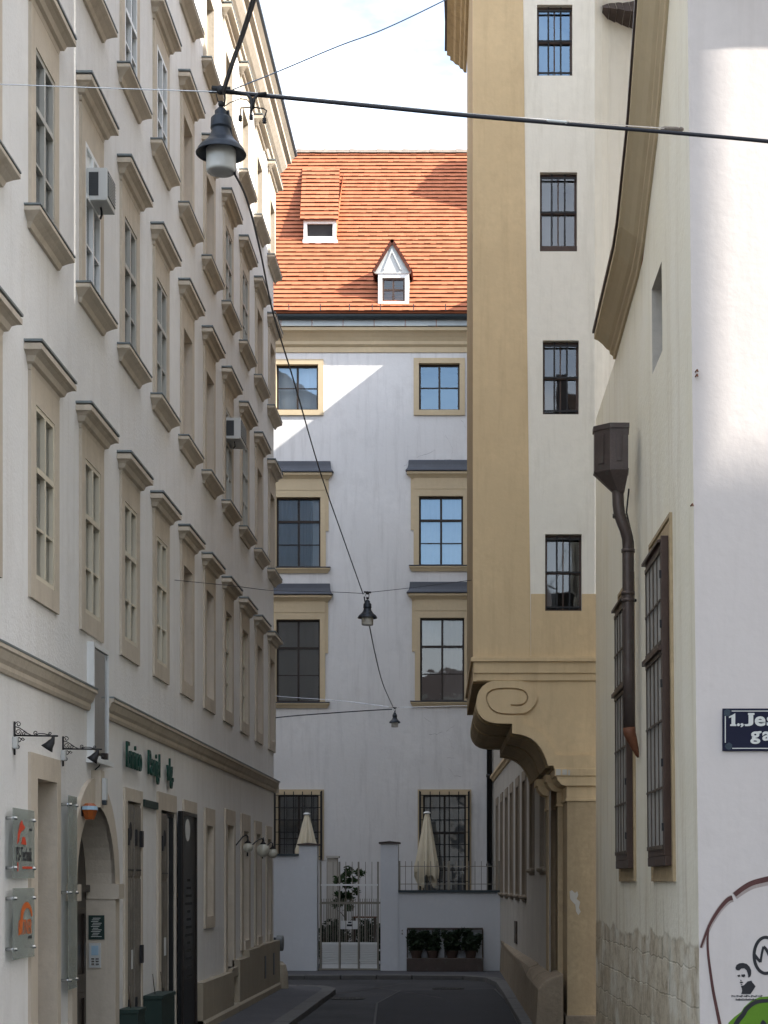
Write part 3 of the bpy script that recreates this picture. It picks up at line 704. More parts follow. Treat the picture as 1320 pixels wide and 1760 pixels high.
def bracket(a, z, label):
    e = empty('sign_bracket', (-XL, a, z-.15), label, 'wall lamp', 'scrolled iron arms over the first doorway')
    m = MB(); m.smooth = True
    P = lambda d, zz: (-XL+d, a, z+zz)
    m.tube([P(.012, -.17), P(.012, .13)], .009, 6); m.tube([P(.012, .005), P(.40, 0)], .009, 6)
    m.tube([P(.012, .085), P(.05, .075), (P(.09, .05)), P(.13, .022), P(.17, .004)], .005, 6)
    m.tube([P(.19, .005), P(.23, .022), P(.28, .02), P(.33, .006)], .005, 6)
    def scroll(cx_, cz, r, t0, turns, sgn):
        n = 22; m.tube([P(cx_+r*(1-i/n*.75)*math.cos(t0+sgn*turns*2*math.pi*i/n), cz+r*(1-i/n*.75)*math.sin(t0+sgn*turns*2*math.pi*i/n)) for i in range(n+1)], .0042, 5)
    scroll(.045, .105, .026, math.pi, 1.2, -1); scroll(.045, .035, .034, math.pi, 1.6, 1); scroll(.095, .02, .02, 0, 1.2, 1)
    scroll(.05, -.03, .026, math.pi, 1.3, 1); scroll(.035, -.10, .024, math.pi, 1.4, -1); scroll(.085, -.025, .016, 0, 1.1, -1)
    scroll(.20, .028, .02, -math.pi/2, 1.3, -1); scroll(.33, .022, .016, -math.pi/2, 1.3, -1)
    m.build('scroll_arm', 'black_iron', e)
    m = MB(); m.smooth = True
    m.tube([P(.36, 0), P(.355, -.03), P(.345, -.05), P(.32, -.085), P(.30, -.115)], [.012, .018, .03, .042, .06], 12); m.build('lamp_head', 'black_iron', e)
    MB(PL).box(a-.05, a+.03, z-.115, z-.01, 0, .045).build('junction_box', 'plastic_grey', e, bevel=.008)
bracket(15.66, 3.505, 'black scrolled iron arm with a bell lamp, the nearer one, above the glass name plates')
bracket(17.50, 3.525, 'black scrolled iron arm with a bell lamp in front of the white framed case')

e = empty('alarm_beacon', (-XL+.05, 18.25, 2.85), 'orange alarm beacon with a pale blue band beside the arched door', 'alarm')
m = MB(); bx = -XL+.03
def frus(m, c, r0, r1, z0, z1, n=8):
    m.lathe(c, [(0, z0), (r0, z0), (r1, z1), (0, z1)], n)
cpt = (-XL+.12, 18.2, 2.93)
frus(m, cpt, .05, .085, -.085, .015); m.build('lower_shell', 'orange', e)
m = MB(); frus(m, cpt, .088, .08, .0155, .055); m.build('light_band', 'pale_blue', e)
m = MB(); frus(m, cpt, .078, .045, .0555, .085); m.build('upper_shell', 'orange', e)
MB(PL).box(18.15, 18.25, 2.88, 2.98, 0, .05).build('wall_mount', 'sign_blue', e)

e = empty('flood_light', (-XL, 19.0, 3.40), 'small dark floodlight on a bent arm above the point of the arched door', 'floodlight')
m = MB(); m.smooth = True; m.tube([PL(18.92, 3.41, .02), PL(18.94, 3.45, .06), PL(19.0, 3.50, .07), PL(19.0, 3.56, .075), PL(19.05, 3.57, .09)], .007, 6); m.build('arm', 'black_iron', e)
MB(PL).box(19.03, 19.10, 3.53, 3.60, .06, .13).build('lamp_head', 'dark_wood', e, bevel=.006)
e = empty('door_light', (-XL+.1, AC, 3.1), 'slim white box light on the crown of the door arch', 'lamp')
MB(PL).box(AC-.035, AC+.045, 3.08, 3.32, .10, .15).build('housing', 'plastic_grey', e, bevel=.008)
MB(PL).box(AC-.035, AC+.045, 3.03, 3.08, .10, .145).build('end_cap', 'gutter', e, bevel=.006)

# big black menu board hinged to the wall
e = empty('menu_board', (-XL+.08, 24.6, 0), 'tall black menu board with a pale oval at its top, standing by the shuttered doors', 'menu board')
MB(PL).box(24.02, 25.22, .02, 3.17, .05, .10).build('board', 'black_board', e)
MB(PL).prism([(24.50+.19*math.cos(t), 2.92+.155*math.sin(t)) for t in [2*math.pi*i/24 for i in range(24)]], .102, .106).build('oval_badge', 'paper', e)
m = MB(PL)
for i, (z, w_) in enumerate([(2.2-.11*j, .25+.12*((j*5) % 4)) for j in range(11)]): m.box(24.6-w_/2, 24.6+w_/2, z, z+.035, .102, .104)
for z in (.98, .85): m.box(24.42, 24.85, z, z+.03, .102, .104)
m.build('faded_writing', surf('faded_ink', (.04, .04, .04), bump=0), e)
m = MB(PL); ring(m, 24.02, 25.22, .02, 3.17, .05, .102, .125); m.build('frame', 'dark_wood', e)

for a0, a1, z1, lab in ((20.18, 20.62, .72, 'smaller green metal tub against the wall right of the arched door'), (21.72, 22.66, .78, 'larger green metal tub between the two shuttered doors')):
    e = empty('planter_tub', (-XL+.15, (a0+a1)/2, 0), lab, 'planter', 'green metal tubs by the shuttered doors')
    m = MB(PL); ring(m, a0, a1, 0, z1, .0001, 0, 0) if False else None
    m.box(a0, a1, 0, z1-.05, .01, .24); m.box(a0-.015, a1+.015, z1-.05, z1, .01, .255); m.build('tub', 'green_paint', e, bevel=.006)
    m = MB(); m.smooth = True
    for i in range(2 if a1-a0 > .5 else 1):
        a = a0+.2+.55*i; m.tube([PL(a, z1, .12), PL(a-.03, z1+.12, .11), PL(a-.05, z1+.26, .10)], .006, 5)
    m.build('dry_stem', 'bark', e)

# globe lamps
def globe(a, z, r, lab, arm=.16):
    e = empty('globe_lamp', (-XL, a-.3, z), lab, 'wall lamp', 'glass globe lamps near the far end of the left wall')
    m = MB(); m.smooth = True
    m.tube([PL(a-.75, z+.0, .01), PL(a-.72, z+.05, .05), PL(a-.5, z+.17, arm*.8), PL(a-.25, z+.21, arm), PL(a, z+.19, arm), PL(a, z+r, arm)], .012, 6)
    m.tube([PL(a-.75, z-.12, .008), PL(a-.75, z+.12, .008)], .016, 6)
    m.tube([PL(a, z+r*1.9, arm), PL(a, z+r*1.4, arm), PL(a, z+r*1.2, arm), PL(a, z+r*.85, arm)], [.006, .02, .03, .07], 10); m.build('arm', 'black_iron', e)
    m = MB(); m.smooth = True; m.ball(PL(a, z, arm), r, 20); m.build('globe', 'globe', e)
globe(30.7, 2.80, .09, 'smallest clear globe lamp on a long curved arm, nearest of the three', .14)
globe(32.4, 2.78, .125, 'largest smoky globe lamp, middle one of the three', .20)
globe(34.6, 2.76, .10, 'pale globe lamp at the far end of the left wall', .12)

# coolers
def cooler(a0, a1, z0, z1, d, lab):
    e = empty('air_conditioner', (-XL+d/2, (a0+a1)/2, z0), lab, 'air conditioner', 'coolers hung in the windows of the left wall')
    MB(PL).box(a0, a1, z0, z1, .0, d).build('casing', 'plastic_grey', e, bevel=.012)
    m = MB(PL)
    for i in range(9):
        z = z0+.06+(z1-z0-.12)*i/9; m.box(a0-.006, a0, z, z+.016, .03, d*.55)
    m.box(a0-.004, a0+.001, z0+.05, z1-.05, .025, d*.58); m.build('side_grille', 'grille_dark', e)
    m = MB(PL).box(a0+.03, a1-.03, z0+.05, z1-.03, d, d+.006); m.cur = 1
    for i in range(8): m.box(a0+.03, a1-.03, z0+.06+i*(z1-z0-.1)/8, z0+.07+i*(z1-z0-.1)/8, d+.006, d+.012)
    m.build('front_grille', ['grille_dark', 'plastic_grey'], e)
    m = MB(); m.smooth = True; m.tube([PL(a0+.2, z0, d*.5), PL(a0+.2, z0-.08, d*.55), PL(a0+.28, z0-.09, d*.4)], .012, 6); m.build('drain_hose', 'cable', e)
cooler(18.60, 19.02, 9.46, 9.81, .22, 'white window air conditioner high up on the left wall near the street lamp')
cooler(28.85, 29.55, 9.52, 9.87, .26, 'grey window air conditioner farther down the left wall, on the second floor')

o = MB(); o.smooth = True
o.tube([(-XL+.02, 36.15, .92), (-XL+.16, 36.15, .92)], [.16, .16], 20)
e = empty('corner_box', (-XL+.05, 36.15, .6), 'grey rounded metal box jutting past the far street corner above the plinth', 'box')
o.build('drum', surf('drum_grey', (.13, .135, .135), rough=.6, bump=.1), e, bevel=.02); MB().box(-XL-.3, -XL+.0, 36.08, 36.22, .80, 1.0) 
m = MB(); m.add([(x, y, z) for x in (-XL-.1, -XL+.02) for y in (36.1, 36.2) for z in (.8, 1.04)], [(0, 1, 3, 2), (4, 5, 7, 6), (0, 1, 5, 4), (2, 3, 7, 6), (0, 2, 6, 4), (1, 3, 7, 5)]); m.build('wall_mount', 'gutter', e)
m = MB(); m.lathe((-XL+.12, 35.95, 0), [(0, -.02), (.17, -.02), (.16, .3), (.12, .48), (.05, .55), (0, .56)], 14)
tag(m.build('guard_stone', 'left_base', None), 'low rounded guard stone at the foot of the left street corner', 'guard stone')

# ================================================================== FAR BUILDING
FBd = empty('palace_building', (-4, 52, 0), 'white building closing the end of the lane under a steep orange tiled roof', 'building')
fx = lambda u: X(u, YF); fz = lambda v: Z(v, YF)
wins = [(475, 547, 627, 705), (720, 790, 625, 705), (475, 551, 855, 975), (720, 796, 853, 972), (475, 550, 1065, 1207), (722, 798, 1062, 1205), (478, 548, 1366, 1478), (727, 801, 1366, 1560)]
fh = [(fx(a), fx(b), fz(d), fz(c)) for a, b, c, d in wins]
w = MB(PF); holed(w, -16, fx(885), -.1, fz(606), fh)
w.add([(fx(885), -.1, 0), (fx(885), fz(606), 0), (fx(885), fz(606), -8), (fx(885), -.1, -8)], [(0, 1, 2, 3)])
w.build('wall', 'far_plaster', FBd, recalc=False)
dk = 'dark_wood'
def fwin(i, curtain=None, **k):
    a, b, c, d = wins[i]
    return dict(a0=fx(a), a1=fx(b), z0=fz(d), z1=fz(c), curtain=curtain, frame=dk, trim='far_trim', fw=.05, rec=.10, glassm='glass_sky_tint' if i < 4 else 'glass', **k)
def FW(k, **kk):
    a = {**k, **kk}; return window(FBd, PF, a.pop('a0'), a.pop('a1'), a.pop('z0'), a.pop('z1'), **a)
px = 47/3000
for i, cu in ((0, [(.02, .98, 0, .98, 'curtain')]), (1, None)):
    FW(fwin(i, cu), sur=(9*px, 9*px, 9*px, 9*px), layout=(1, [], [.5]), raised=.05)
for i, cu in ((2, [(.78, 1, 0, 1, 'curtain'), (0, .5, 0, 1, 'blind_grey'), (.5, .8, 0, 1, 'blind_grey')]), (3, [(.52, 1, 0, 1, 'curtain'), (0, .5, 0, 1, 'curtain')]), (4, [(0, 1, 0, 1, 'blind_grey')]), (5, [(0, .5, .68, 1, 'curtain'), (.5, 1, 0, 1, 'blind_grey')])):
    top = wins[i][2]
    o = FW(fwin(i, cu), sur=(9*px, 9*px, 0, 12*px), layout=(1, [.66], [.33]), raised=.05)
    a0, a1 = fx(wins[i][0]), fx(wins[i][1]); zt = fz(top-12)
    m = MB(PF)
    m.box(a0-9*px, a1+9*px, zt, zt+25*px, 0, .06); m.box(a0-14*px, a0-9*px, zt-70*px, zt+25*px, 0, .03); m.box(a1+9*px, a1+14*px, zt-70*px, zt+25*px, 0, .03)
    m.mould(a0-10*px, a1+10*px, [(0, 0), (.05, 0), (.09, .05), (.13, .09), (.16, .11), (.16, .17), (0, .18)], zt+18*px)
    m.build('hood', 'far_trim', o)
    # flared metal hood with a concave sweep
    zb = zt+18*px+.185; h_ = 19*px
    m = MB(PF)
    prof = [(.20, 0), (.20, .012), (.165, .05), (.14, .10), (.125, .17), (.115, h_), (0, h_+.02)]
    pts = []; e0 = a0-10*px; e1 = a1+10*px
    m.mould(e0, e1, prof, zb); m.build('hood_roof', 'slate', o)
    m = MB(PF); m.mould(a0-10*px, a1+10*px, [(0, 0), (.04, 0), (.07, .06), (.10, .10), (.10, .13), (0, .14)], fz(wins[i][3])-.14-.02)
    m.cur = 1; m.box(a0-10*px-.11, a1+10*px+.11, fz(wins[i][3])-.02, fz(wins[i][3]), 0, .115); m.build('sill', ['far_trim', 'slate'], o)
for i in (6, 7):
    o = FW(fwin(i, [(0, 1, 0, 1, 'blind_grey')]), sur=(9*px, 9*px, 0, 9*px), layout=(1, [.66] if i == 7 else [], [.33]), raised=.05)
    a0, a1, z0, z1 = fx(wins[i][0]), fx(wins[i][1]), fz(wins[i][3]), fz(wins[i][2])
    m = MB(PF)
    for j in range(6): xx = a0-.06+(a1-a0+.12)*j/5; m.box(xx-.012, xx+.012, z0, z1+.08, .12, .144)
    n = int((z1-z0)/.33)
    for j in range(n+1): zz = z1-.02-j*.33; m.box(a0-.10, a1+.10, zz-.01, zz+.01, .146, .160)
    m.box(a0-.1, a0-.07, z0, z1+.1, 0, .145); m.box(a1+.07, a1+.1, z0, z1+.1, 0, .145)
    m.build('window_grille', 'black_iron', o)
# eaves cornice, apron, gutter
m = MB(PF); m.mould(-16, fx(846), [(0, 0), (.03, 0), (.03, .14), (.07, .17), (.10, .20), (.10, .28), (.16, .36), (.26, .46), (.34, .50), (.36, .58), (0, .60)], fz(606), mitre=False); m.build('eaves_cornice', 'far_trim', FBd)
m = MB(); zA = fz(606)+.60
for i in range(21):
    x0 = -16+i*.83; m.add([(x0+.008, YF-.40, zA+.0), (x0+.822, YF-.40, zA+.0), (x0+.822, YF-.34, zA+.19), (x0+.008, YF-.34, zA+.19), (x0+.008, YF, zA), (x0+.822, YF, zA)], [(0, 1, 2, 3), (0, 1, 5, 4)])
m.build('eaves_apron', 'lead', FBd)
m = MB(); m.smooth = True; zG = zA+.27
m.add([(x, YF-.40+.10*math.cos(t), zG+.10*math.sin(t)) for x in (-16, fx(846)+.1) for t in [math.pi+math.pi*j/8 for j in range(9)]], [(j, j+1, j+10, j+9) for j in range(8)])
m.build('gutter', 'gutter', FBd, recalc=False)
MB().add([(-16, YF-.40, zA+.18), (fx(846), YF-.40, zA+.18), (fx(846), YF-.3, zA+.34), (-16, YF-.3, zA+.34)], [(0, 1, 2, 3)])
m = MB(); m.add([(-16, YF-.34, zA+.17), (fx(846), YF-.34, zA+.17), (fx(846), YF-.30, zA+.36), (-16, YF-.30, zA+.36)], [(0, 1, 2, 3)]); m.build('eaves_board', 'gutter', FBd)
# main roof of stepped tile courses
RY0, RZ0 = YF-.42, zG+.10; RS = 1.11
RYr = None
def roofhit(u, v):                                   # point of the main roof plane seen at (u, v)
    k = (V0-v)/F; Y = (RZ0-RS*RY0-H)/(k-RS); return (X(u, Y), Y, H+k*Y)
ridge = roofhit(640, 262)
def courses(mb, fn, nx, ns, lift=.042, jag=.007, edge=True):
    """fn(s, t) -> (pos, normal): s along the width, t up the slope; every course overlaps the one below"""
    for j in range(ns):
        for i in range(nx):
            jz = random.uniform(-jag, jag); wob = .010*math.sin(j*1.7)+.012*math.sin(i*.09+j*.35)
            p = []
            for (a, b, l) in ((i, j, 1), (i+1, j, 1), (i+1, j+1, 0), (i, j+1, 0)):
                q, n_ = fn(a/nx, b/ns+(wob/ns*1.5 if l else wob/ns*1.5)); p.append(q+n_*(lift+jz if l else .004))
            mb.cur = 0; mb.add(p, [(0, 1, 2, 3)], raw=True)
            q0, n0 = fn(i/nx, j/ns+wob/ns*1.5); q1, _ = fn((i+1)/nx, j/ns+wob/ns*1.5)
            if edge: mb.cur = 1; mb.add([q0+n0*-.002, q1+n0*-.002, p[1], p[0]], [(0, 1, 2, 3)], raw=True)
nrm = Vector((0, -RS, 1)).normalized()
def fmain(s, t):
    return Vector((-13+s*17.5, RY0+(ridge[1]-RY0)*t, RZ0+(ridge[2]-RZ0)*t)), nrm
m = MB(); courses(m, fmain, 103, 41)
RF = m.build('roof', ['tiles', 'tile_edge'], FBd, recalc=False)
m = MB(); L_ = ridge
for i in range(44):
    x0 = -13+i*.4; m.box(x0, x0+.40, 0, 0, 0, 0) if False else None
    m.add([(x0, L_[1]-.16, L_[2]-.06+.004*(i % 3)), (x0+.41, L_[1]-.16, L_[2]-.06), (x0+.41, L_[1]-.05, L_[2]+.07), (x0, L_[1]-.05, L_[2]+.08+.008*(i % 2)), (x0+.41, L_[1]+.2, L_[2]-.06), (x0, L_[1]+.2, L_[2]-.06)], [(0, 1, 2, 3), (3, 2, 4, 5)])
m.build('ridge', 'tile_old', RF)
m = MB(); m.add([(-13, L_[1], L_[2]), (4.5, L_[1], L_[2]), (4.5, L_[1]+6, L_[2]-6), (-13, L_[1]+6, L_[2]-6)], [(0, 1, 2, 3)]); m.build('rear_slope', 'tiles', RF)
# snow hooks along the lowest course
for u in (497, 551, 601, 640, 654, 711, 766):
    q = roofhit(u, 535); m = MB(); m.tube([(q[0], q[1]-.05, q[2]-.0), (q[0], q[1]-.10, q[2]+.17)], .012, 4); m.build('snow_hook', 'gutter', RF)
# shed dormer
a = roofhit(522, 416); b = roofhit(578, 416); yd = a[1]; zt = Z(379, yd)
m = MB(lambda x, z, d: (x, yd-d, z))
dx0, dx1 = X(522, yd), X(578, yd); dz0 = Z(417, yd)
D1 = m
ring(m, dx0, dx1, dz0+.06, zt, .10, -.02, .04)
m.box(dx0-.02, dx1+.04, dz0-.10, dz0+.05, -.0, .10)
DM = m.build('dormer', 'white_paint', FBd); DM['label'] = 'low shed dormer with a white frame'
MB(lambda x, z, d: (x, yd-d, z)).box(dx0+.1, dx1-.1, dz0+.16, zt-.1, -.06, -.03).build('opening', 'room', DM)
m = MB(); rt = roofhit(521, 290); ry1, rz1 = rt[1], rt[2]
for x in (dx0, dx1):
    m.add([(x, yd, dz0-.1), (x, yd, zt), (x, ry1, rz1-.02)], [(0, 1, 2)])
m.build('cheek', 'tiles', DM)
ey = yd-.12; ez = Z(378, ey); nn_ = Vector((0, -(rz1-ez), (ry1-ey))).normalized()
def fshed(s, t): xa = dx0-.09+(X(520, ry1)-dx0+.09)*t; xb_ = dx1+.07+(X(584, ry1)-dx1-.07)*t; return Vector((xa+(xb_-xa)*s, ey+(ry1-ey)*t, ez+(rz1+.02-ez)*t)), nn_
m = MB(); courses(m, fshed, 8, 13)
for x, x9 in ((dx0-.09, X(520, ry1)), (dx1+.07, X(584, ry1))):
    m.cur = 0; m.add([(x, ey, ez+.04), (x9, ry1, rz1+.04), (x9, ry1, rz1-.12), (x, ey, ez-.06)], [(0, 1, 2, 3)], raw=True)
m.build('dormer_roof', ['tiles', 'tile_edge'], DM, recalc=False)
# pointed dormer
q = roofhit(675, 521); yg = q[1]
PD = lambda x, z, d: (x, yg-d, z)
gx = lambda u: X(u, yg); gz = lambda v: Z(v, yg)
m = MB(PD)
m.box(gx(650), gx(657), gz(519), gz(470), -.05, .03); m.box(gx(696), gx(703), gz(519), gz(470), -.05, .03)
m.box(gx(657), gx(696), gz(478), gz(470), -.05, .03); m.box(gx(650), gx(703), gz(523), gz(519), -.05, .06)
GD = m.build('dormer', 'white_paint', FBd); GD['label'] = 'small pointed dormer with a lead gable'
m = MB(PD); ring(m, gx(657), gx(696), gz(519), gz(478), .05, -.06, -.02)
m.box(gx(676)-.025, gx(676)+.025, gz(519)+.05, gz(478)-.05, -.06, -.018); m.box(gx(657)+.05, gx(676)-.025, gz(498)-.02, gz(498)+.02, -.06, -.02); m.box(gx(676)+.025, gx(696)-.05, gz(498)-.02, gz(498)+.02, -.06, -.02)
m.build('frame', 'brown_wood', GD)
MB(PD).quad([(gx(657), gz(519), -.05), (gx(696), gz(519), -.05), (gx(696), gz(478), -.05), (gx(657), gz(478), -.05)]).build('pane', 'glass', GD)
m = MB(PD); reveal(m, gx(657), gx(696), gz(519), gz(478), -.07, -.5); m.build('interior', surf('dormer_room', (.09, .14, .22), bump=0), GD)
m = MB(PD); T = (gx(674), gz(414)); Lb = (gx(642), gz(468)); Rb = (gx(707), gz(468))
m.prism([Lb, (Lb[0]+.06, Lb[1]-.05), (Rb[0]-.06, Rb[1]-.05), Rb, T], -.02, .05)
ti = (gx(674), gz(434)); 
m.prism([(gx(659), gz(465)), (gx(661), gz(465)), (ti[0], ti[1]-.02), (gx(688), gz(465)), (gx(690), gz(465)), (ti[0], ti[1]+.10)], .05, .08)
m.build('gable', 'lead_light', GD)
yr = lambda z: RY0+(z-RZ0)/RS
m = MB()
for (x0, z0), sg in ((Lb, -1), (Rb, 1)):
    ov = .07; n_ = 6
    for j in range(n_):
        for (s0, s1) in ((j/n_, (j+1)/n_),):
            p0 = (x0+(T[0]-x0)*s0, z0+(T[1]-z0)*s0); p1 = (x0+(T[0]-x0)*s1, z0+(T[1]-z0)*s1)
            lift = .035
            m.cur = 0
            m.add([(p0[0]+sg*lift, yg-.10, p0[1]+.02), (p1[0]+sg*.01, yg-.10, p1[1]+.02), (p1[0]+sg*.01, yr(p1[1])+.05, p1[1]+.02), (p0[0]+sg*lift, yr(p0[1])+.05, p0[1]+.02)], [(0, 1, 2, 3)])
            m.cur = 1; m.add([(p0[0], yg-.10, p0[1]-.01), (p0[0]+sg*lift, yg-.10, p0[1]+.02), (p0[0]+sg*lift, yr(p0[1]), p0[1]+.02), (p0[0], yr(p0[1]), p0[1]-.01)], [(0, 1, 2, 3)])
            m.add([(p0[0]+sg*lift, yg-.10, p0[1]+.02), (p1[0]+sg*.01, yg-.10, p1[1]+.02), (p1[0]-sg*.05, yg-.10, p1[1]-.03), (p0[0]-sg*.05, yg-.10, p0[1]-.03)], [(0, 1, 2, 3)])
m.build('dormer_roof', ['tiles', 'tile_edge'], GD, recalc=False)
m = MB()
for x in (gx(650), gx(703)): m.add([(x, yg, gz(523)), (x, yg, gz(468)), (x, yr(gz(468)), gz(468))], [(0, 1, 2)])
m.build('cheek', 'lead', GD)
# downpipe at the right end
m = MB(); m.smooth = True; xd = fx(841); m.tube([(xd, YF-.12, -.02), (xd, YF-.12, zG-.2), (xd, YF-.35, zG-.05)], .07, 12)
m.tube([(xd, YF-.12, 5.0), (xd, YF-.12, 5.08)], .085, 12); m.tube([(xd, YF-.12, 2.6), (xd, YF-.12, 2.68)], .085, 12); m.build('downpipe', 'black_iron', FBd)
# hairline cracks in the render, as the wall itself has them
def crack(parent, P, toM, pts, wd=.010, mat=None, seed=1):
    rnd = random.Random(seed); path = []
    for i in range(len(pts)-1):
        (u0, v0), (u1, v1) = pts[i], pts[i+1]; n = max(2, int(math.hypot(u1-u0, v1-v0)/4))
        for j in range(n): path.append((u0+(u1-u0)*j/n+rnd.uniform(-1.2, 1.2), v0+(v1-v0)*j/n+rnd.uniform(-1.2, 1.2)))
    path.append(pts[-1]); m = MB(P)
    for i in range(len(path)-1):
        a, b = toM(*path[i]), toM(*path[i+1]); w_ = wd*rnd.uniform(.3, 1)
        m.add([(a[0], a[1]-w_/2, .003), (b[0], b[1]-w_/2, .003), (b[0], b[1]+w_/2, .003), (a[0], a[1]+w_/2, .003)], [(0, 1, 2, 3)])
    return m.build('plaster_crack', mat or 'crack_far', parent)
M['crack_far'] = surf('crack_far', (.36, .35, .35), bump=0, var=.3, scale=8)
for s_, pp in enumerate(([(716, 786), (735, 780), (748, 773)], [(728, 793), (752, 791), (775, 790), (779, 772), (765, 748)], [(693, 805), (703, 792)], [(738, 1262), (752, 1262), (760, 1258)], [(768, 1258), (782, 1245)], [(772, 1270), (780, 1290)], [(768, 1302), (781, 1303)], [(770, 1320), (782, 1334), (792, 1335)], [(730, 1232), (742, 1245)], [(790, 715), (800, 735)])):
    crack(FBd, PF, lambda u, v: (fx(u), fz(v)), pp, seed=s_)
# ================================================================== CORNER BAY TOWER (right, on a scrolled corbel)
TW = empty('bay_tower', (1.4, 27, 0), 'tall tan and white building jutting over the lane on a huge scrolled bracket', 'building')
xb = lambda u: X(u, YB); zb = lambda v: Z(v, YB)
SK = .022
PS = lambda a, z, d: (a+SK*d, YB-d, z)
ZT = 17.5; zL = zb(1171)
twin = [(923, 984, 8, 130), (928, 992, 296, 432), (933, 995, 585, 712), (937, 1000, 918, 1050)]
th = [(xb(a), xb(b), zb(d), zb(c)) for a, b, c, d in twin]
w = MB(PS); holed(w, xb(890), xb(1022), zL, ZT, th); w.build('wall', 'tower_white', TW, recalc=False)
w = MB(); A_ = (xb(1022), 26.0); B_ = (X(1046, 26.35), 26.35); D_ = (X(1130, 26.9), 26.9); Cc = (X(1062, 24.0), 24.0); W2 = (X(1035, 26.15), 26.15)
for p, q in ((A_, W2), (W2, B_), (B_, D_)): w.add([(*p, -.1), (*q, -.1), (*q, ZT), (*p, ZT)], [(0, 1, 2, 3)])
w.build('side_wall', 'tower_white', TW, recalc=False)
m = MB(PS)
m.prism([(xb(813), zL), (xb(912.5), zL), (xb(911), zb(1000)), (xb(899), zb(0)), (xb(897.5), ZT), (xb(813), ZT)], -.35, .012)
m.build('corner_pilaster', 'tan', TW)
m = MB(PS); z0, z1 = zL, zb(1021)
m.box(xb(912.5), xb(937), z0, z1, -.0, .010); m.box(xb(1000), xb(1025), z0, z1, 0, .010); m.box(xb(937), xb(1000), z0, zb(1050), 0, .010)
m.build('apron', 'tan', TW)
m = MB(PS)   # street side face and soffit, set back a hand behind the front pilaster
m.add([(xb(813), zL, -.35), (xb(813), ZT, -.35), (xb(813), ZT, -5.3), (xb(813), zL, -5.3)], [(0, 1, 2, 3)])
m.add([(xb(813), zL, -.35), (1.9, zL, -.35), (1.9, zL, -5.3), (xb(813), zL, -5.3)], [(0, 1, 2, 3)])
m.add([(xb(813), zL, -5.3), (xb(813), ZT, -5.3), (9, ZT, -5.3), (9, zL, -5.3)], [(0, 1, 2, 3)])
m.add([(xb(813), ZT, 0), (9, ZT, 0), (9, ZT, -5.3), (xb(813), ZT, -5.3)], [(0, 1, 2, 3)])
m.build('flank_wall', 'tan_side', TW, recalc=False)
for i, (u0, u1, v0, v1) in enumerate(twin):
    a0, a1, z0, z1 = xb(u0), xb(u1), zb(v1), zb(v0)
    s = MB(PS); reveal(s, a0, a1, z0, z1, 0, -.22, back=False); o = s.build('window', 'tower_white', TW)
    f = MB(PS); ring(f, a0, a1, z0, z1, .035, -.14, -.10); zm = z0+(z1-z0)*.51; am = (a0+a1)/2
    f.box(a0+.035, a1-.035, zm-.02, zm+.02, -.14, -.10); f.box(am-.010, am+.010, z0+.035, zm-.02, -.135, -.11); f.box(am-.010, am+.010, zm+.02, z1-.035, -.135, -.11)
    f.build('frame', 'brown_wood', o)
    g_ = MB(PS)
    for q in (.33, .68): g_.box(a0+(a1-a0)*q-.010, a0+(a1-a0)*q+.010, z0+.01, z1-.01, -.085, -.062)
    g_.box(a0+.01, a1-.01, zm-.012, zm+.012, -.062, -.045); g_.box(a0+.01, a1-.01, z0+.05, z0+.075, -.062, -.045); g_.box(a0+.01, a1-.01, z1-.08, z1-.055, -.062, -.045)
    if False:                                        # old leading seen in the left casement
        for zc in (z0+.30, z0+.78):
            for sg in (-1, 1):
                g_.tube([PS(a0+.10+sg*.055*math.cos(t), zc+.19*math.sin(t), -.105) for t in [math.pi*k/8-math.pi/2 for k in range(9)]], .005, 4)
    g_.build('window_bars', 'black_iron', o)
    MB(PS).quad([(a0, z0, -.12), (a1, z0, -.12), (a1, z1, -.12), (a0, z1, -.12)]).build('pane', 'glass_sky_tint' if i == 0 else 'glass', o)
    r_ = MB(PS); reveal(r_, a0-.02, a1+.02, z0-.02, z1+.02, -.23, -.8); r_.build('interior', 'room', o)
    c = MB(PS); c.quad([(a0+.03, z0+.1, -.22), (a0+.17, z0+.1, -.22), (a0+.17, z1, -.22), (a0+.03, z1, -.22)]); c.build('curtain', 'blind_grey', o)
    if i == 1: MB(PS).box(a0, a1, z0, z0+.09, -.12, -.03).build('sill', 'brown_wood', o)
# ledge mouldings: lip, two fasciae, returning down the street flank
m = MB(PS); R_ = xb(1026)
m.box(xb(809), R_, zb(1138), zb(1131), -5.2, .09); m.prism([(xb(811), zb(1131)), (R_, zb(1131)), (R_, zb(1128)), (xb(813), zb(1128))], -5.2, .05)
m.box(xb(814.5), R_, zb(1157.5), zb(1138), -5.2, .055); m.box(xb(818), R_, zb(1170), zb(1157.5), -5.2, .03)
m.build('ledge', 'tan', TW, bevel=.006)
# scrolled corbel, outline read off the front
def zz(x, y): return (xb(790+x/5.28), zb(1120+y/5.28))
outer = [(300, 268), (245, 288), (205, 318), (175, 360), (158, 410), (150, 460), (153, 515), (172, 565), (205, 607), (250, 634), (300, 648), (350, 653), (475, 656), (475, 742), (540, 752), (600, 768), (650, 792), (695, 828), (735, 878), (765, 935), (785, 985), (800, 1036), (852, 1036), (856, 1062)]
right = [(1252, 1062), (1252, 268)]
core = [zz(*p) for p in outer+right]
m = MB(PS); m.prism(core, -.06, .0)
def shrink(poly, s): cx_, cz_ = zz(700, 400); return [(cx_+(a-cx_)*s, cz_+(z-cz_)*s) for a, z in poly]
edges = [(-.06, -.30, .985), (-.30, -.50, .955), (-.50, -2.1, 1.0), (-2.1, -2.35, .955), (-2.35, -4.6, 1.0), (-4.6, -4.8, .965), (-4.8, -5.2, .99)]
m.cur = 1
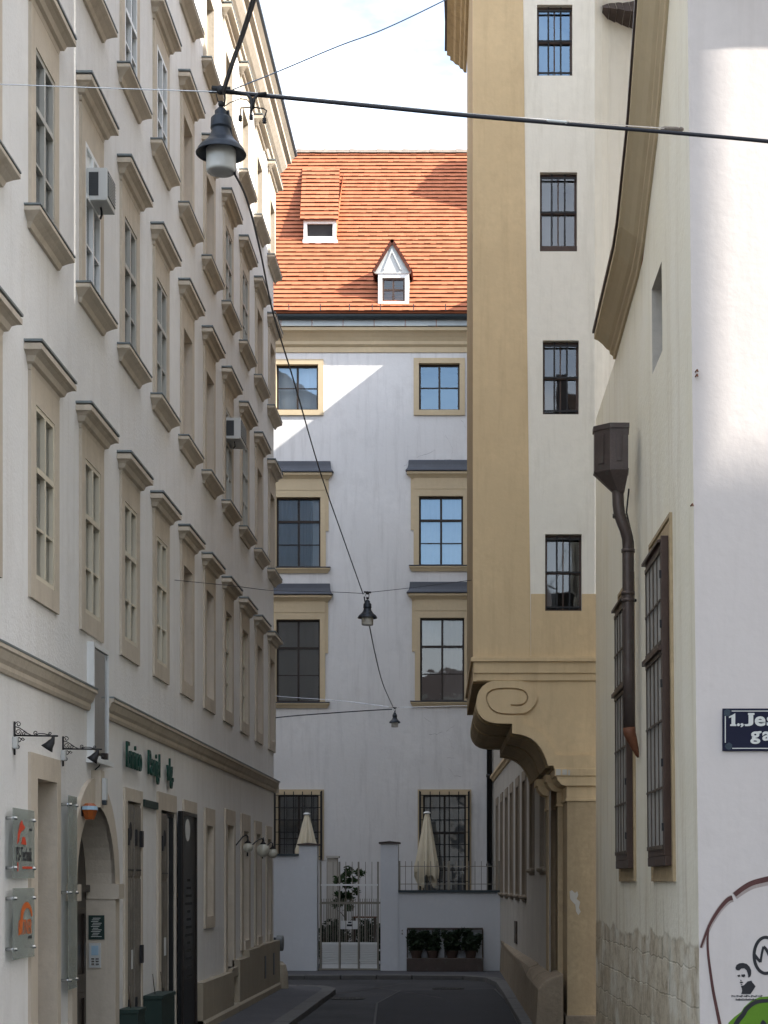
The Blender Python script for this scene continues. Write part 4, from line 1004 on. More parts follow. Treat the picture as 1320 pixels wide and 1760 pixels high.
for d1, d0, s_ in edges: m.prism(shrink([zz(*p) for p in outer]+[(2.3, zb(1320)), (2.3, zz(0, 268)[1])], s_), d0, d1)
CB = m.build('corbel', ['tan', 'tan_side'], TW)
groove = [(575, 565), (560, 570), (500, 573), (440, 573), (380, 568), (330, 556), (290, 530), (262, 495), (245, 455), (243, 415), (258, 380), (290, 355), (335, 343), (440, 338), (520, 342), (570, 356), (600, 380), (614, 415), (608, 450), (590, 474), (560, 487), (520, 492), (462, 488)]
def off(pl, wv):
    out_ = []
    for i, p in enumerate(pl):
        a = pl[max(i-1, 0)]; b = pl[min(i+1, len(pl)-1)]; dx, dy = b[0]-a[0], b[1]-a[1]; L = math.hypot(dx, dy) or 1
        out_.append((p[0]-dy/L*wv, p[1]+dx/L*wv))
    return out_
gl_, gr_ = off(groove, 8), off(groove, -8)
rim_ = [(560, 268), (630, 292), (680, 335), (703, 390), (703, 430), (685, 480), (650, 522), (615, 548), (588, 560)]
rim2 = [(577, 585), (575, 662), (640, 678), (700, 708), (760, 758), (810, 820), (845, 885), (872, 940), (1252, 940), (1252, 1062)]
# raised scroll band with a real slit for the spiral groove
poly = [(300, 268)]+rim_+gl_[1:]+list(reversed(gr_))[:-1]+rim2+list(reversed(outer))[:-1]
m = MB(PS); m.prism([zz(*p) for p in poly], .0, .05); m.build('scroll_relief', 'tan', CB)
# capital, pier and the two stepped responds behind it
m = MB(PS)
for (ul, d0, d1, dz) in ((975, -.9, 0, 0), (958.5, -1.4, -.9, -.04), (942, -1.9, -1.4, -.08)):
    a = (ul-U0)*(YB-d1)/F-SK*d1
    m.box(a-.19, R_, zb(1334)+dz, zb(1321)+dz, d0, d1+.07)
    m.prism([(a-.17, zb(1334)+dz), (a-.15, zb(1341)+dz), (a-.09, zb(1349)+dz), (a-.03, zb(1351)+dz), (R_, zb(1351)+dz), (R_, zb(1334)+dz)], d0, d1+.05)
    m.box(a-.025, R_, zb(1377)+dz, zb(1372)+dz, d0, d1+.022)
    m.box(a-.01, R_, zb(1372)+dz, zb(1351)+dz, d0, d1+.006)
m.build('capital', 'tan', TW, bevel=.008)
m = MB(PS)
m.box(xb(975), R_, -.1, zb(1377), -.9, 0)
m.box((958.5-U0)*26.9/F+SK*.9, 2.2, -.1, zb(1377)-.04, -1.4, -.9); m.box((942-U0)*27.4/F+SK*1.4, 2.2, -.1, zb(1377)-.08, -1.9, -1.4)
m.build('pier', 'tan_worn', TW)
m = MB(PS); m.box(xb(972), xb(1031), -.1, zb(1745), -.9, .05); m.box(xb(952), xb(973), -.1, zb(1725), -1.45, -.85); m.box(xb(938), xb(956), -.1, zb(1718), -1.95, -1.35)
m.build('pier_base', 'base_stone', TW, bevel=.02)
m = MB(PS)
for pl in ([(979, 1532), (983, 1530), (988, 1535), (992, 1532), (994, 1538), (991, 1545), (997, 1550), (995, 1560), (998, 1567), (994, 1573), (990, 1566), (989, 1555), (984, 1550), (980, 1545)],):
    m.prism([(xb(u), zb(v)) for u, v in pl], 0, .004)
m.build('bare_patch', 'curtain_cream', TW)
m = MB(PS)
for u0, u1, v0, v1, q in ((955, 963, 1322.5, 1333, 0), (966, 974, 1323, 1332, 0), (976, 979, 1324, 1333, 0)): m.box(xb(u0), xb(u1), zb(v1), zb(v0), .07, .0735)
m.build('chalky_patch', 'curtain_cream', TW)
# eaves cornice down the lane flank, and along the front above the picture
PW = lambda a, z, d: (-.043-SK*(a-26)-d, a, z)
pr = [(0, 0), (.05, .01), (.07, .06), (.12, .08), (.14, .13), (.21, .16), (.25, .21), (.30, .23), (.30, .30), (.36, .32), (.36, .42), (0, .44)]
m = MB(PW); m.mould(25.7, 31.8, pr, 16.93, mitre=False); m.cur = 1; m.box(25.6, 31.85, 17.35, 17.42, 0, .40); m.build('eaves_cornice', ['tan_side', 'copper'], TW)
m = MB(PS); m.mould(xb(813), 9, pr, 16.93, mitre=False); m.build('eaves_cornice', 'tan', TW)
m = MB(); m.add([(-.55, 25.5, 17.4), (9, 25.5, 17.4), (9, 31.9, 17.4), (-.55, 31.9, 17.4), (4, 28.7, 19.9), (9, 28.7, 19.9)], [(0, 1, 5, 4), (4, 5, 2, 3), (0, 4, 3), (1, 2, 5)]); m.build('roof', 'tile_dark', TW)
m = MB()
for i in range(7):
    x0 = X(1036, 26)+i*.11
    m.add([(x0, 26.0+.03*i, zb(13)+.01*(i % 3)), (x0+.105, 26.0+.03*i, zb(14)), (x0+.105, 26.9, zb(-60)), (x0, 26.9, zb(-60)), (x0, 26.9, zb(16)), (x0+.105, 26.9, zb(17))], [(0, 1, 2, 3), (0, 1, 5, 4)])
m.build('lean_to_roof', 'tile_dark', TW)

# ================================================================== LANE BUILDING behind the arch
LN = empty('lane_house', (3, 38, 0), 'shadowed building under the scrolled bracket with a row of tall narrow windows', 'building')
wy = [28.6, 31.3, 33.5, 35.7, 37.9, 40.0, 42.2, 44.5]
lh = [(y-.42, y+.42, (2.45 if y < 32 else 1.95), 4.13) for y in wy]
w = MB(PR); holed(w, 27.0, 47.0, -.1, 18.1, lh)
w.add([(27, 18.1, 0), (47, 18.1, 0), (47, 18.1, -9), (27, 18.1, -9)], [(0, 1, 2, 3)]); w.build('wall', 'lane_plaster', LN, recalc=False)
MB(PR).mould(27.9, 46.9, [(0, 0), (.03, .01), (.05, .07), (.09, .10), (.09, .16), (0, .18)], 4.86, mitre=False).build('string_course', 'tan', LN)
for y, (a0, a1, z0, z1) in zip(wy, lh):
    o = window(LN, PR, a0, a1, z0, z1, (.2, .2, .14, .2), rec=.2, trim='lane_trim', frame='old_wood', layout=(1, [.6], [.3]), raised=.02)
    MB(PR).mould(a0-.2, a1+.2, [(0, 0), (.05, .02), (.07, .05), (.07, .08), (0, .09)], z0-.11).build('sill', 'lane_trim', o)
m = MB(PR); m.box(35.8, 36.5, .92, 1.38, 0, .03); m.build('vent_grille', 'old_wood', LN)
m = MB()
ox = lambda y: .87-.018*(y-26.9); wx = lambda y: .6+.035*(43-y)
ys = [25.9, 27.6, 29.7, 32.2, 34.4, 36.8, 39.0, 41.0, 43.0]
for i in range(8):
    y0, y1 = ys[i]+.01, ys[i+1]-.01; h = .74+random.uniform(-.015, .015)
    pts = []
    for y in (y0, y1):
        b = ox(y); t = max(b+.02, wx(y)-.16); pts += [(b, y, -.1), (b+.03, y, h-.12), (t, y, h), (wx(y)+.1, y, h+.10), (wx(y)+.1, y, -.1)]
    m.add(pts, [(0, 1, 2, 3, 4), (9, 8, 7, 6, 5)]+[(k, (k+1) % 5, 5+(k+1) % 5, 5+k) for k in range(5)])
m.build('stone_base', 'base_stone', LN, bevel=.025)
m = MB().add
m = MB(); 
m.add([(x, y, z) for x in (.35, 9) for y in (31.35, 46.9) for z in (18.1, 18.3)], [(0, 1, 3, 2), (4, 5, 7, 6), (0, 1, 5, 4), (2, 3, 7, 6), (0, 2, 6, 4), (1, 3, 7, 5)]); m.build('eaves', 'tan_side', LN)
m = MB(); m.add([(.33, 31.3, 18.3), (.33, 47, 18.3), (5, 47, 20.6), (5, 31.3, 20.6), (9.6, 31.3, 18.3), (9.6, 47, 18.3)], [(0, 1, 2, 3), (3, 2, 5, 4)]); m.build('roof', 'tiles', LN)
# unseen turret added, outline projected back from the jagged shade on the orange roof
SD = Vector((-1, .33, -.78)).normalized()
def backshade(u, v, t): q = Vector(roofhit(u, v)); return q-SD*t
tr = empty('shade_turret', (3.5, 46, 19), 'unseen pointed turret added over the lane building to throw the jagged roof shade', 'roof turret')
tp = [backshade(u, v, 5.2) for u, v in ((701, 336), (716, 326), (716, 318), (728, 313), (729, 305), (738, 304), (741, 294), (752, 285), (803, 283), (860, 290), (860, 385), (803, 367), (772, 355), (738, 345))]
m = MB(); n = len(tp); off_ = Vector((.05, .25, 0)); m.add([tuple(p) for p in tp]+[tuple(p+off_) for p in tp], [tuple(range(n)), tuple(range(2*n-1, n-1, -1))]+[(i, (i+1) % n, n+(i+1) % n, n+i) for i in range(n)])
m.build('gable', 'tan', tr)
cb = backshade(850, 340, 5.2); m = MB(); m.add([(cb.x+a*.5, cb.y+b*.4, z) for a in (-1, 1) for b in (-1, 1) for z in (18.2, cb.z)], [(0, 1, 3, 2), (4, 5, 7, 6), (0, 1, 5, 4), (2, 3, 7, 6), (0, 2, 6, 4), (1, 3, 7, 5)]); m.build('shaft', 'tan', tr)

# ================================================================== CHURCH WALL on the right
CHh = empty('church', (5, 20, 0), 'church on the right with a cream side wall and a graffitied white front', 'church')
path = [(22.9, 9.05), (19.75, 9.22), (18.3, 9.98), (17.4, 10.78), (16.7, 11.5), (15.9, 12.45)]
def ztop(y):
    if y >= 22.9: return 9.05
    for (a, b), (c, d) in zip(path, path[1:]):
        if c <= y <= a: return b+(d-b)*(a-y)/(a-c)
    return 12.35
slit = (18.07, 18.93, 7.70, 8.62)
w = MB(PC)
ysl = sorted(set([16+.25*i for i in range(40)]+[25.9, 18.07, 18.93, 19.5, 18.28, 17.73]))
zs_ = [-.1, 2, 4, 6, 7.70, 8.62, 9.0]
for y0, y1 in zip(ysl, ysl[1:]):
    for z0, z1 in zip(zs_, zs_[1:]):
        if slit[0] <= (y0+y1)/2 <= slit[1] and abs((z0+z1)/2-8.16) < .3: continue
        w.add([(y0, z0, 0), (y1, z0, 0), (y1, z1, 0), (y0, z1, 0)], [(0, 1, 2, 3)])
    w.add([(y0, 9.0, 0), (y1, 9.0, 0), (y1, ztop(y1), 0), (y0, ztop(y0), 0)], [(0, 1, 2, 3)])
w.build('side_wall', 'church', CHh, recalc=False)
m = MB(PC); reveal(m, *slit, 0, -.45); m.build('slit_window', 'lane_plaster', CHh)
m = MB(PN); m.add([(cx(16, -.1), -.1, 0), (14, -.1, 0), (14, 5.5, 0), (cx(16, 5.5), 5.5, 0), (14, 11, 0), (cx(16, 11), 11, 0), (14, 12.3, 0), (cx(16, 12.3), 12.3, 0)], [(0, 1, 2, 3), (3, 2, 4, 5), (5, 4, 6, 7)])
m.build('front_wall', 'lilac_plaster', CHh, recalc=False)
m = MB(PN); m.mould(1.95, 14, [(0, 0), (.1, .05), (.3, .2), (.5, .3), (.5, .5), (0, .6)], 10.72, mitre=False); m.build('front_cornice', 'far_trim', CHh)
# raking cornice swept along the top of the side wall
prof = [(0, 0), (.03, 0), (.04, .045), (.075, .07), (.08, .115), (.12, .14), (.17, .20), (.23, .25), (.28, .27), (.28, .335), (.24, .35), (0, .36)]
cap = [(.0, .365), (.28, .345), (.305, .345), (.305, .385), (.0, .40)]
def sweep(mb, prof, path):
    rows_ = []
    for i, (y, z) in enumerate(path):
        a = path[max(i-1, 0)]; b = path[min(i+1, len(path)-1)]
        def nrm2(p, q): dy, dz = q[0]-p[0], q[1]-p[1]; L = math.hypot(dy, dz); return Vector((dz/L, -dy/L))
        n1 = nrm2(a, (y, z)) if i else nrm2((y, z), b); n2 = nrm2((y, z), b) if i < len(path)-1 else n1
        nn = (n1+n2); nn = nn/nn.length; k = 1/max(.5, nn.dot(n1))
        rows_.append([mb.P(y+nn.x*h*k, z+nn.y*h*k, d) for d, h in prof])
    n = len(prof); fs = []
    for i in range(len(path)-1):
        for j in range(n-1): fs.append((i*n+j, i*n+j+1, (i+1)*n+j+1, (i+1)*n+j))
    fs += [tuple(range(n)), tuple(range((len(path)-1)*n, len(path)*n))]
    mb.add([p for r in rows_ for p in r], fs, raw=True)
ph = [(22.9, 9.05), (20.1, 9.18), (19.55, 9.32), (18.3, 9.98), (17.4, 10.78), (16.7, 11.5), (15.9, 12.45)]
m = MB(PC); sweep(m, prof, ph); m.build('raking_cornice', 'far_trim', CHh)
m = MB(PC); sweep(m, cap, ph); m.build('cornice_flashing', 'copper', CHh)
# unseen nave mass, orange tiled, added to keep sun off the left wall
m = MB(); m.add([(x, y, z) for x in (3, 14) for y in (16.35, 25.6) for z in (8, 20.3)], [(0, 1, 3, 2), (4, 5, 7, 6), (0, 1, 5, 4), (2, 3, 7, 6), (0, 2, 6, 4), (1, 3, 7, 5)]); m.build('nave_sun_block', 'tower_white', CHh)
m = MB(); m.add([(x, y, z) for x in (2.12, 14) for y in (16.03, 16.34) for z in (12.3, 20.3)], [(0, 1, 3, 2), (4, 5, 7, 6), (0, 1, 5, 4), (2, 3, 7, 6), (0, 2, 6, 4), (1, 3, 7, 5)]); m.build('gable_sun_block', 'tower_white', CHh)  # unseen, added to stop a sliver of sun on the left wall
m = MB(); m.add([(2.7, 16.2, 20.25), (2.7, 25.8, 20.25), (8.5, 25.8, 23.2), (8.5, 16.2, 23.2), (14.3, 16.2, 20.25), (14.3, 25.8, 20.25)], [(0, 1, 2, 3), (3, 2, 5, 4), (0, 3, 4), (1, 2, 5)]); m.build('nave_block_roof', 'tiles', CHh)
m = MB(); m.add([(2.0, 16.2, 11), (2.0, 22.9, 9.45), (3.0, 22.9, 10.2), (3, 16.2, 13)], [(0, 1, 2, 3)]); m.build('aisle_roof', 'tiles', CHh)
# tall barred casements hung in shallow boxes
def casement(y0, y1, lab):
    a0, a1, z0, z1 = y0, y1, 2.46, 5.63
    s = MB(PC); s.box(a0-.12, a0, 2.22, z1+.20, 0, .02); s.box(a1, a1+.14, 2.22, z1+.20, 0, .02); s.box(a0, a1, z1, z1+.20, 0, .02); s.box(a0, a1, 2.22, z0, 0, .02)
    ring(s, a0-.16, a1+.18, 2.20, z1+.26, .04, 0, .03)
    o = s.build('window', 'tan_worn', CHh); o['label'] = lab
    f = MB(PC); zt = 4.56
    f.box(a0, a0+.06, z0, z1+.06, .02, .095); f.box(a1-.05, a1, z0, z1, .02, .085)
    f.box(a0+.06, a1-.05, z0-.0, z0+.07, .02, .09); f.box(a0+.06, a1-.05, z1-.05, z1, .02, .09)
    f.box(a0-.0, a1+.02, z0-.10, z0, .02, .085)
    f.build('casement_box', 'brown_wood', o, bevel=.006)
    MB(PC).box(a0+.05, a1+.04, z1, z1+.03, .02, .125).build('drip_ledge', 'brown_wood', o); MB(PC).box(a0+.04, a1+.04, zt-.02, zt+.03, .02, .13).build('drip_ledge', 'brown_wood', o)
    b_ = MB(PC); n = 4
    for q in (z0+.07, zt+.03):
        pass
    for i in range(n+1):
        aa = a0+.08+(a1-a0-.14)*i/n; wd = .018 if i in (0, 2, 4) else .009
        b_.box(aa-wd, aa+wd, z0+.07, zt-.02, .085, .095); b_.box(aa-wd, aa+wd, zt+.03, z1-.05, .085, .095)
    for zc in (3.15, 3.83, 5.05): b_.box(a0+.08, a1-.06, zc-.012, zc+.012, .0955, .104)
    for zc in (z0+.09, zt-.05, zt+.06, z1-.08): b_.box(a0+.08, a1-.06, zc-.022, zc+.022, .0955, .103)
    b_.build('lattice', 'old_wood', o)
    MB(PC).box(a0+.07, a1-.05, z0+.07, z1-.05, .07, .084).build('inner_shutter', 'shutter_grey', o)
    for zc in (2.75, 3.4, 4.2, 4.8, 5.3): MB(PC).box(a0+.0, a0+.02, zc-.04, zc+.04, .096, .115).build('hinge', 'black_iron', o)
casement(17.60, 19.0, 'tall barred casement box in clear view')
casement(20.95, 22.3, 'tall barred casement box half hidden by the rainwater pipe')
# rainwater head and pipe
RW = empty('rainwater_pipe', (1.7, 20.3, 3.4), 'dark copper rainwater pipe with a box head and rusty spout on the cream wall', 'downpipe')
yp = 20.3; xp = lambda u: X(u, yp); zp = lambda v: Z(v, yp)
def hexprism(m, u0, u1, z0, z1, inset=0, dep=.30):
    x0, x1 = xp(u0)+inset, xp(u1)-inset
    pts = [(x0, yp+.06), (x0+.03, yp-.12), (x0+.27*(x1-x0)/.27*.42, yp-dep+.06), (x1, yp-dep+.02), (x1, yp+.06)]
    return pts
def extr(m, pts, z0, z1, pts2=None):
    n = len(pts); p2 = pts2 or pts
    m.add([(x, y, z0) for x, y in pts]+[(x, y, z1) for x, y in p2], [tuple(range(n)), tuple(range(2*n-1, n-1, -1))]+[(i, (i+1) % n, n+(i+1) % n, n+i) for i in range(n)])
x0, x1 = xp(1021), xp(1077)
hp = [(x0, yp+.08), (x0, yp-.06), (x0+.17, yp-.22), (x1, yp-.22), (x1+.02, yp+.08)]
def grow(p, g_): cx_ = sum(q[0] for q in p)/len(p); cy_ = sum(q[1] for q in p)/len(p); return [(cx_+(x-cx_)*g_, cy_+(y-cy_)*g_) for x, y in p]
m = MB(); extr(m, hp, zp(812), zp(744)); extr(m, grow(hp, 1.07), zp(744), zp(735)); extr(m, grow(hp, 1.03), zp(815), zp(812))
pc = (xp(1063), yp-.06); fun = [(pc[0]-.062, pc[1]+.06), (pc[0]-.062, pc[1]-.02), (pc[0]-.02, pc[1]-.065), (pc[0]+.06, pc[1]-.065), (pc[0]+.062, pc[1]+.06)]
extr(m, fun, zp(849), zp(815), hp)
def slot(m, a, b, t0, t1, z0, z1, o=.012):
    a, b = Vector(a), Vector(b); d = (b-a); n_ = Vector((d.y, -d.x)).normalized()
    if n_.y > 0: n_ = -n_
    p, q = a+d*t0, a+d*t1; r1, r2 = p+n_*o, q+n_*o
    m.add([(p.x, p.y, z0), (q.x, q.y, z0), (r2.x, r2.y, z0), (r1.x, r1.y, z0), (p.x, p.y, z1), (q.x, q.y, z1), (r2.x, r2.y, z1), (r1.x, r1.y, z1)], [(0, 1, 2, 3), (4, 5, 6, 7), (0, 1, 5, 4), (1, 2, 6, 5), (2, 3, 7, 6), (3, 0, 4, 7)])
slot(m, hp[1], hp[2], .28, .62, zp(802), zp(752)); slot(m, hp[2], hp[3], .35, .65, zp(800), zp(750))
m.build('hopper_head', 'copper', RW, bevel=.004)
m = MB(); m.smooth = True
cl = [(1061, 846), (1062, 870), (1064, 886), (1069, 900), (1074, 912), (1078, 926), (1079, 945), (1079, 1000), (1080, 1150), (1081, 1252)]
pp = [Vector((xp(u), yp-.06+.02*(i > 4), zp(v))) for i, (u, v) in enumerate(cl)]
m.tube(pp, .068, 16)
for v in (948, 1021, 1033, 888): 
    u = 1079 if v > 900 else 1064; m.tube([(xp(u), yp-.04, zp(v+3)), (xp(u), yp-.04, zp(v-3))], .079, 16)
m.build('pipe', 'copper', RW)
m = MB(); m.smooth = True; m.tube([(xp(1081), yp-.04, zp(1251)), (xp(1082), yp-.04, zp(1262)), (xp(1086), yp-.03, zp(1272)), (xp(1092), yp-.01, zp(1288)), (xp(1097), yp, zp(1302))], [.074, .072, .062, .04, .012], 14); m.build('spout', 'rust', RW)
m = MB(); m.tube([(xp(1072)+.06, yp, zp(840)), (xp(1077), yp+.02, zp(880)), (xp(1089), yp+.05, zp(930)), (xp(1091), yp+.06, zp(1240))], .010, 5); m.build('earth_wire', 'cable', RW)
m = MB()
for v in (1030,): m.box(xp(1084), xp(1094), 0, 0, 0, 0) if False else m.tube([(xp(1080), yp+.03, zp(v)), (xp(1094), yp+.09, zp(v))], .02, 6)
m.build('pipe_clamp', 'black_iron', RW)

# ------------------------------------------------------------------ street name plate
SG = empty('street_sign', (X(1241, 16), 15.98, Z(1290, 16)), 'dark blue enamel street name plate with white letters on the white church front', 'street sign')
sx0 = X(1241, 16); sx1 = sx0+1.06; sz0, sz1 = Z(1291, 16), Z(1218, 16)
MB(PN).box(sx0, sx1, sz0, sz1, .008, .022).build('plate', 'sign_blue', SG, bevel=.004)
m = MB(PN); lw = .006
m.box(sx0+.085, sx1-.08, sz1-.028, sz1-.020, .0225, .0235); m.box(sx0+.09, sx1-.08, sz0+.020, sz0+.028, .0225, .0235); m.box(sx0+.022, sx0+.031, sz0+.075, sz1-.07, .0225, .0235); m.box(sx1-.031, sx1-.022, sz0+.075, sz1-.07, .0225, .0235)
m.build('border_line', 'enamel_white', SG)
for xx, zc in ((sx0+.045, sz1-.04), (sx0+.06, sz0+.042), (sx1-.05, sz1-.04), (sx1-.05, sz0+.04)):
    m = MB(PN); m.prism([(xx+.034*math.cos(t)*random.uniform(.75, 1.15), zc+.036*math.sin(t)*random.uniform(.75, 1.1)) for t in [2*math.pi*i/12 for i in range(12)]], .0226, .0236); m.build('worn_corner', 'sign_worn', SG)
def glyph(ch, u0, u1, v0, v1, bold=.022, extra=()):
    cu = bpy.data.curves.new('g', 'FONT'); cu.body = ch; cu.size = 1; cu.offset = bold; cu.extrude = .004; cu.resolution_u = 4
    t = bpy.data.objects.new('g', cu); C.objects.link(t); me = bpy.data.meshes.new_from_object(t.evaluated_get(bpy.context.evaluated_depsgraph_get())); bpy.data.objects.remove(t)
    xs = [v.co.x for v in me.vertices]; ys_ = [v.co.y for v in me.vertices]; a0, a1, b0, b1 = min(xs), max(xs), min(ys_), max(ys_)
    X0, X1, Z0, Z1 = X(u0, 16), X(u1, 16), Z(v1, 16), Z(v0, 16)
    for v in me.vertices:
        co = v.co.copy(); v.co = (X0+(co.x-a0)/(a1-a0)*(X1-X0), YN-.0235-co.z*.25-.0005, Z0+(co.y-b0)/(b1-b0)*(Z1-Z0))
    me.materials.clear(); me.materials.append(M['enamel_white'])
    o = bpy.data.objects.new('letter', me); C.objects.link(o); o.parent = SG; o.matrix_parent_inverse = world_of(SG).inverted(); return o
m = MB(PN); m.prism([(xx_, zz_) for xx_, zz_ in [(X(u, 16), Z(v, 16)) for u, v in ((1254.3, 1248.2), (1254.3, 1245.6), (1256.6, 1245.2), (1256.6, 1233.2), (1252.2, 1234.6), (1252.2, 1231.8), (1258.5, 1229), (1263, 1226.2), (1263, 1245.2), (1265, 1245.6), (1265, 1248.2))]], .0225, .0248); m.build('letter', 'enamel_white', SG)
for a in (('.', 1266, 1271, 1243.5, 1248.5), (',', 1272, 1277.5, 1243.5, 1250.5), ('J', 1278.5, 1294, 1226.5, 1248.5), ('e', 1296.5, 1315, 1231.5, 1248.5), ('s', 1317, 1331, 1231.5, 1248.5), ('u', 1333, 1349, 1231.5, 1248.5), ('i', 1352, 1358, 1225, 1248), ('t', 1360, 1370, 1227, 1248.5), ('e', 1372, 1388, 1231.5, 1248.5), ('n', 1390, 1407, 1231.5, 1248), ('-', 1410, 1420, 1238, 1242),
          ('g', 1289, 1306, 1257.5, 1279), ('a', 1309.5, 1325, 1257.5, 1273.5), ('s', 1328, 1342, 1257.5, 1273.5), ('s', 1345, 1359, 1257.5, 1273.5), ('e', 1362, 1379, 1257.5, 1273.5)):
    glyph(*a, bold=.03)
m = MB(PN)
for u0, u1, v in ((1285, 1296, 1227.5), (1303, 1308, 1258.6)): m.box(X(u0, 16), X(u1, 16), Z(v+1.6, 16), Z(v-1.6, 16), .0226, .0248)
m.build('letter_serif', 'enamel_white', SG)

# ------------------------------------------------------------------ paint on the church front
xn = lambda u: X(u, 16); zn = lambda v: Z(v, 16)
def stroke(m, pts, wv, lay=.003, seg=4):
    P = []
    for i in range(len(pts)-1):
        p0 = pts[max(i-1, 0)]; p1, p2 = pts[i], pts[i+1]; p3 = pts[min(i+2, len(pts)-1)]
        for j in range(seg):
            t = j/seg; P.append(tuple(.5*(2*p1[k]+(p2[k]-p0[k])*t+(2*p0[k]-5*p1[k]+4*p2[k]-p3[k])*t*t+(3*p1[k]-p0[k]-3*p2[k]+p3[k])*t**3) for k in (0, 1)))
    P.append(pts[-1]); n = len(P)
    W = [(wv[0]+(wv[-1]-wv[0])*i/(n-1)) if isinstance(wv, (list, tuple)) else wv for i in range(n)]
    L = []; Rr = []
    for i, p in enumerate(P):
        a = P[max(i-1, 0)]; b = P[min(i+1, n-1)]; dx, dy = b[0]-a[0], b[1]-a[1]; l = math.hypot(dx, dy) or 1
        L.append((p[0]-dy/l*W[i]/2, p[1]+dx/l*W[i]/2)); Rr.append((p[0]+dy/l*W[i]/2, p[1]-dx/l*W[i]/2))
    for i in range(n-1): m.add([(xn(u), zn(v), lay) for u, v in (L[i], L[i+1], Rr[i+1], Rr[i])], [(0, 1, 2, 3)])
m = MB(PN)
stroke(m, [(1205, 1629), (1213, 1607), (1223, 1585), (1237, 1563), (1251, 1548), (1259, 1544)], [6, 13], lay=.0015); stroke(m, [(1262.5, 1540), (1275, 1531), (1290, 1522), (1306, 1517), (1330, 1512), (1360, 1509)], [13, 17], lay=.0015)
m.build('overspray', surf('overspray', (.42, .36, .335), var=.2, scale=9, bump=0), CHh)
m = MB(PN)
stroke(m, [(1204.5, 1629), (1212, 1608), (1222, 1585), (1236, 1563), (1250, 1547), (1259, 1543)], [3, 8])
stroke(m, [(1262.5, 1538), (1275, 1528), (1290, 1519), (1306, 1514), (1330, 1509), (1360, 1506), (1400, 1516)], [8, 10])
stroke(m, [(1218, 1590), (1216, 1615), (1217, 1640), (1221, 1672), (1226, 1705), (1233, 1740), (1240, 1775)], [3.5, 6], lay=.0036)
m.build('brown_arc', 'brown_ink', CHh)
m = MB(PN); cyc = [(1316+20*math.cos(t), 1642+31*math.sin(t)) for t in [2*math.pi*i/18 for i in range(19)]]
stroke(m, cyc, 5.5); stroke(m, [(1297, 1641), (1302, 1648), (1307, 1653)], 5, lay=.0036, seg=2); stroke(m, [(1307, 1654), (1309, 1640), (1312, 1627)], 4, lay=.0041, seg=2); stroke(m, [(1312, 1627), (1317, 1632), (1322, 1642)], 5, lay=.0046, seg=2)
m.build('circle_tag', 'dark_ink', CHh)
m = MB(PN); q = lambda *p: m.prism([(xn(1180+a/6.286), zn(1480+b/6.286)) for a, b in p], .001, .004)
q((528, 1150), (540, 1122), (570, 1104), (610, 1100), (650, 1110), (680, 1140), (698, 1180), (698, 1220), (690, 1245), (668, 1258), (660, 1210), (648, 1180), (622, 1158), (590, 1160), (570, 1180), (545, 1180), (530, 1168))
q((548, 1232), (575, 1228), (580, 1246), (556, 1252)); q((590, 1226), (630, 1222), (634, 1240), (618, 1256), (596, 1248)); q((580, 1284), (590, 1284), (594, 1298), (584, 1298))
q((574, 1306), (600, 1302), (614, 1312), (598, 1320), (578, 1316)); q((584, 1330), (602, 1328), (600, 1338), (586, 1338))
q((586, 1352), (620, 1340), (660, 1300), (700, 1290), (712, 1312), (746, 1352), (716, 1400), (690, 1436), (590, 1436), (600, 1400), (596, 1372))
x_ = 486
for i in range(26):
    w_ = 6+(i*7 % 5); m.box(xn(1180+x_/6.286), xn(1180+(x_+w_)/6.286), zn(1480+(1470-(i*3 % 4)*3)/6.286), zn(1480+(1446+(i*5 % 4)*3)/6.286), .001, .004); x_ += w_+4+(i % 6 == 3)*7
x_ = 532
for i in range(18):
    w_ = 7+(i*5 % 4); m.box(xn(1180+x_/6.286), xn(1180+(x_+w_)/6.286), zn(1480+(1506-(i*3 % 3)*3)/6.286), zn(1480+(1484+(i*5 % 3)*3)/6.286), .001, .004); x_ += w_+4
m.build('stencil_portrait', 'dark_ink', CHh)
m = MB(PN); m.prism([(xn(u), zn(v)) for u, v in [(1250, 1775), (1252, 1758), (1262, 1748), (1274, 1739), (1279, 1731), (1290, 1721), (1305, 1714), (1325, 1712), (1350, 1716), (1375, 1735), (1385, 1775)]], .0005, .0025); m.build('green_blob', 'green_ink', CHh)
m = MB(PN); stroke(m, [(1258, 1775), (1268, 1755), (1277, 1744), (1284, 1733), (1298, 1723), (1315, 1720), (1335, 1722), (1360, 1738)], [9, 5], lay=.0045); stroke(m, [(1309, 1762), (1311, 1755), (1316, 1762)], 5, lay=.0046, seg=2); m.build('blob_outline', 'dark_ink', CHh)
m = MB()
for u, v in ((1195, 640), (1195, 648), (1187, 870)): m.tube([(xn(u), 15.99, zn(v)), (xn(u+2), 15.95, zn(v-2)), (xn(u+3), 15.94, zn(v+2))], .008, 5)
m.build('iron_hook', 'rust', CHh)

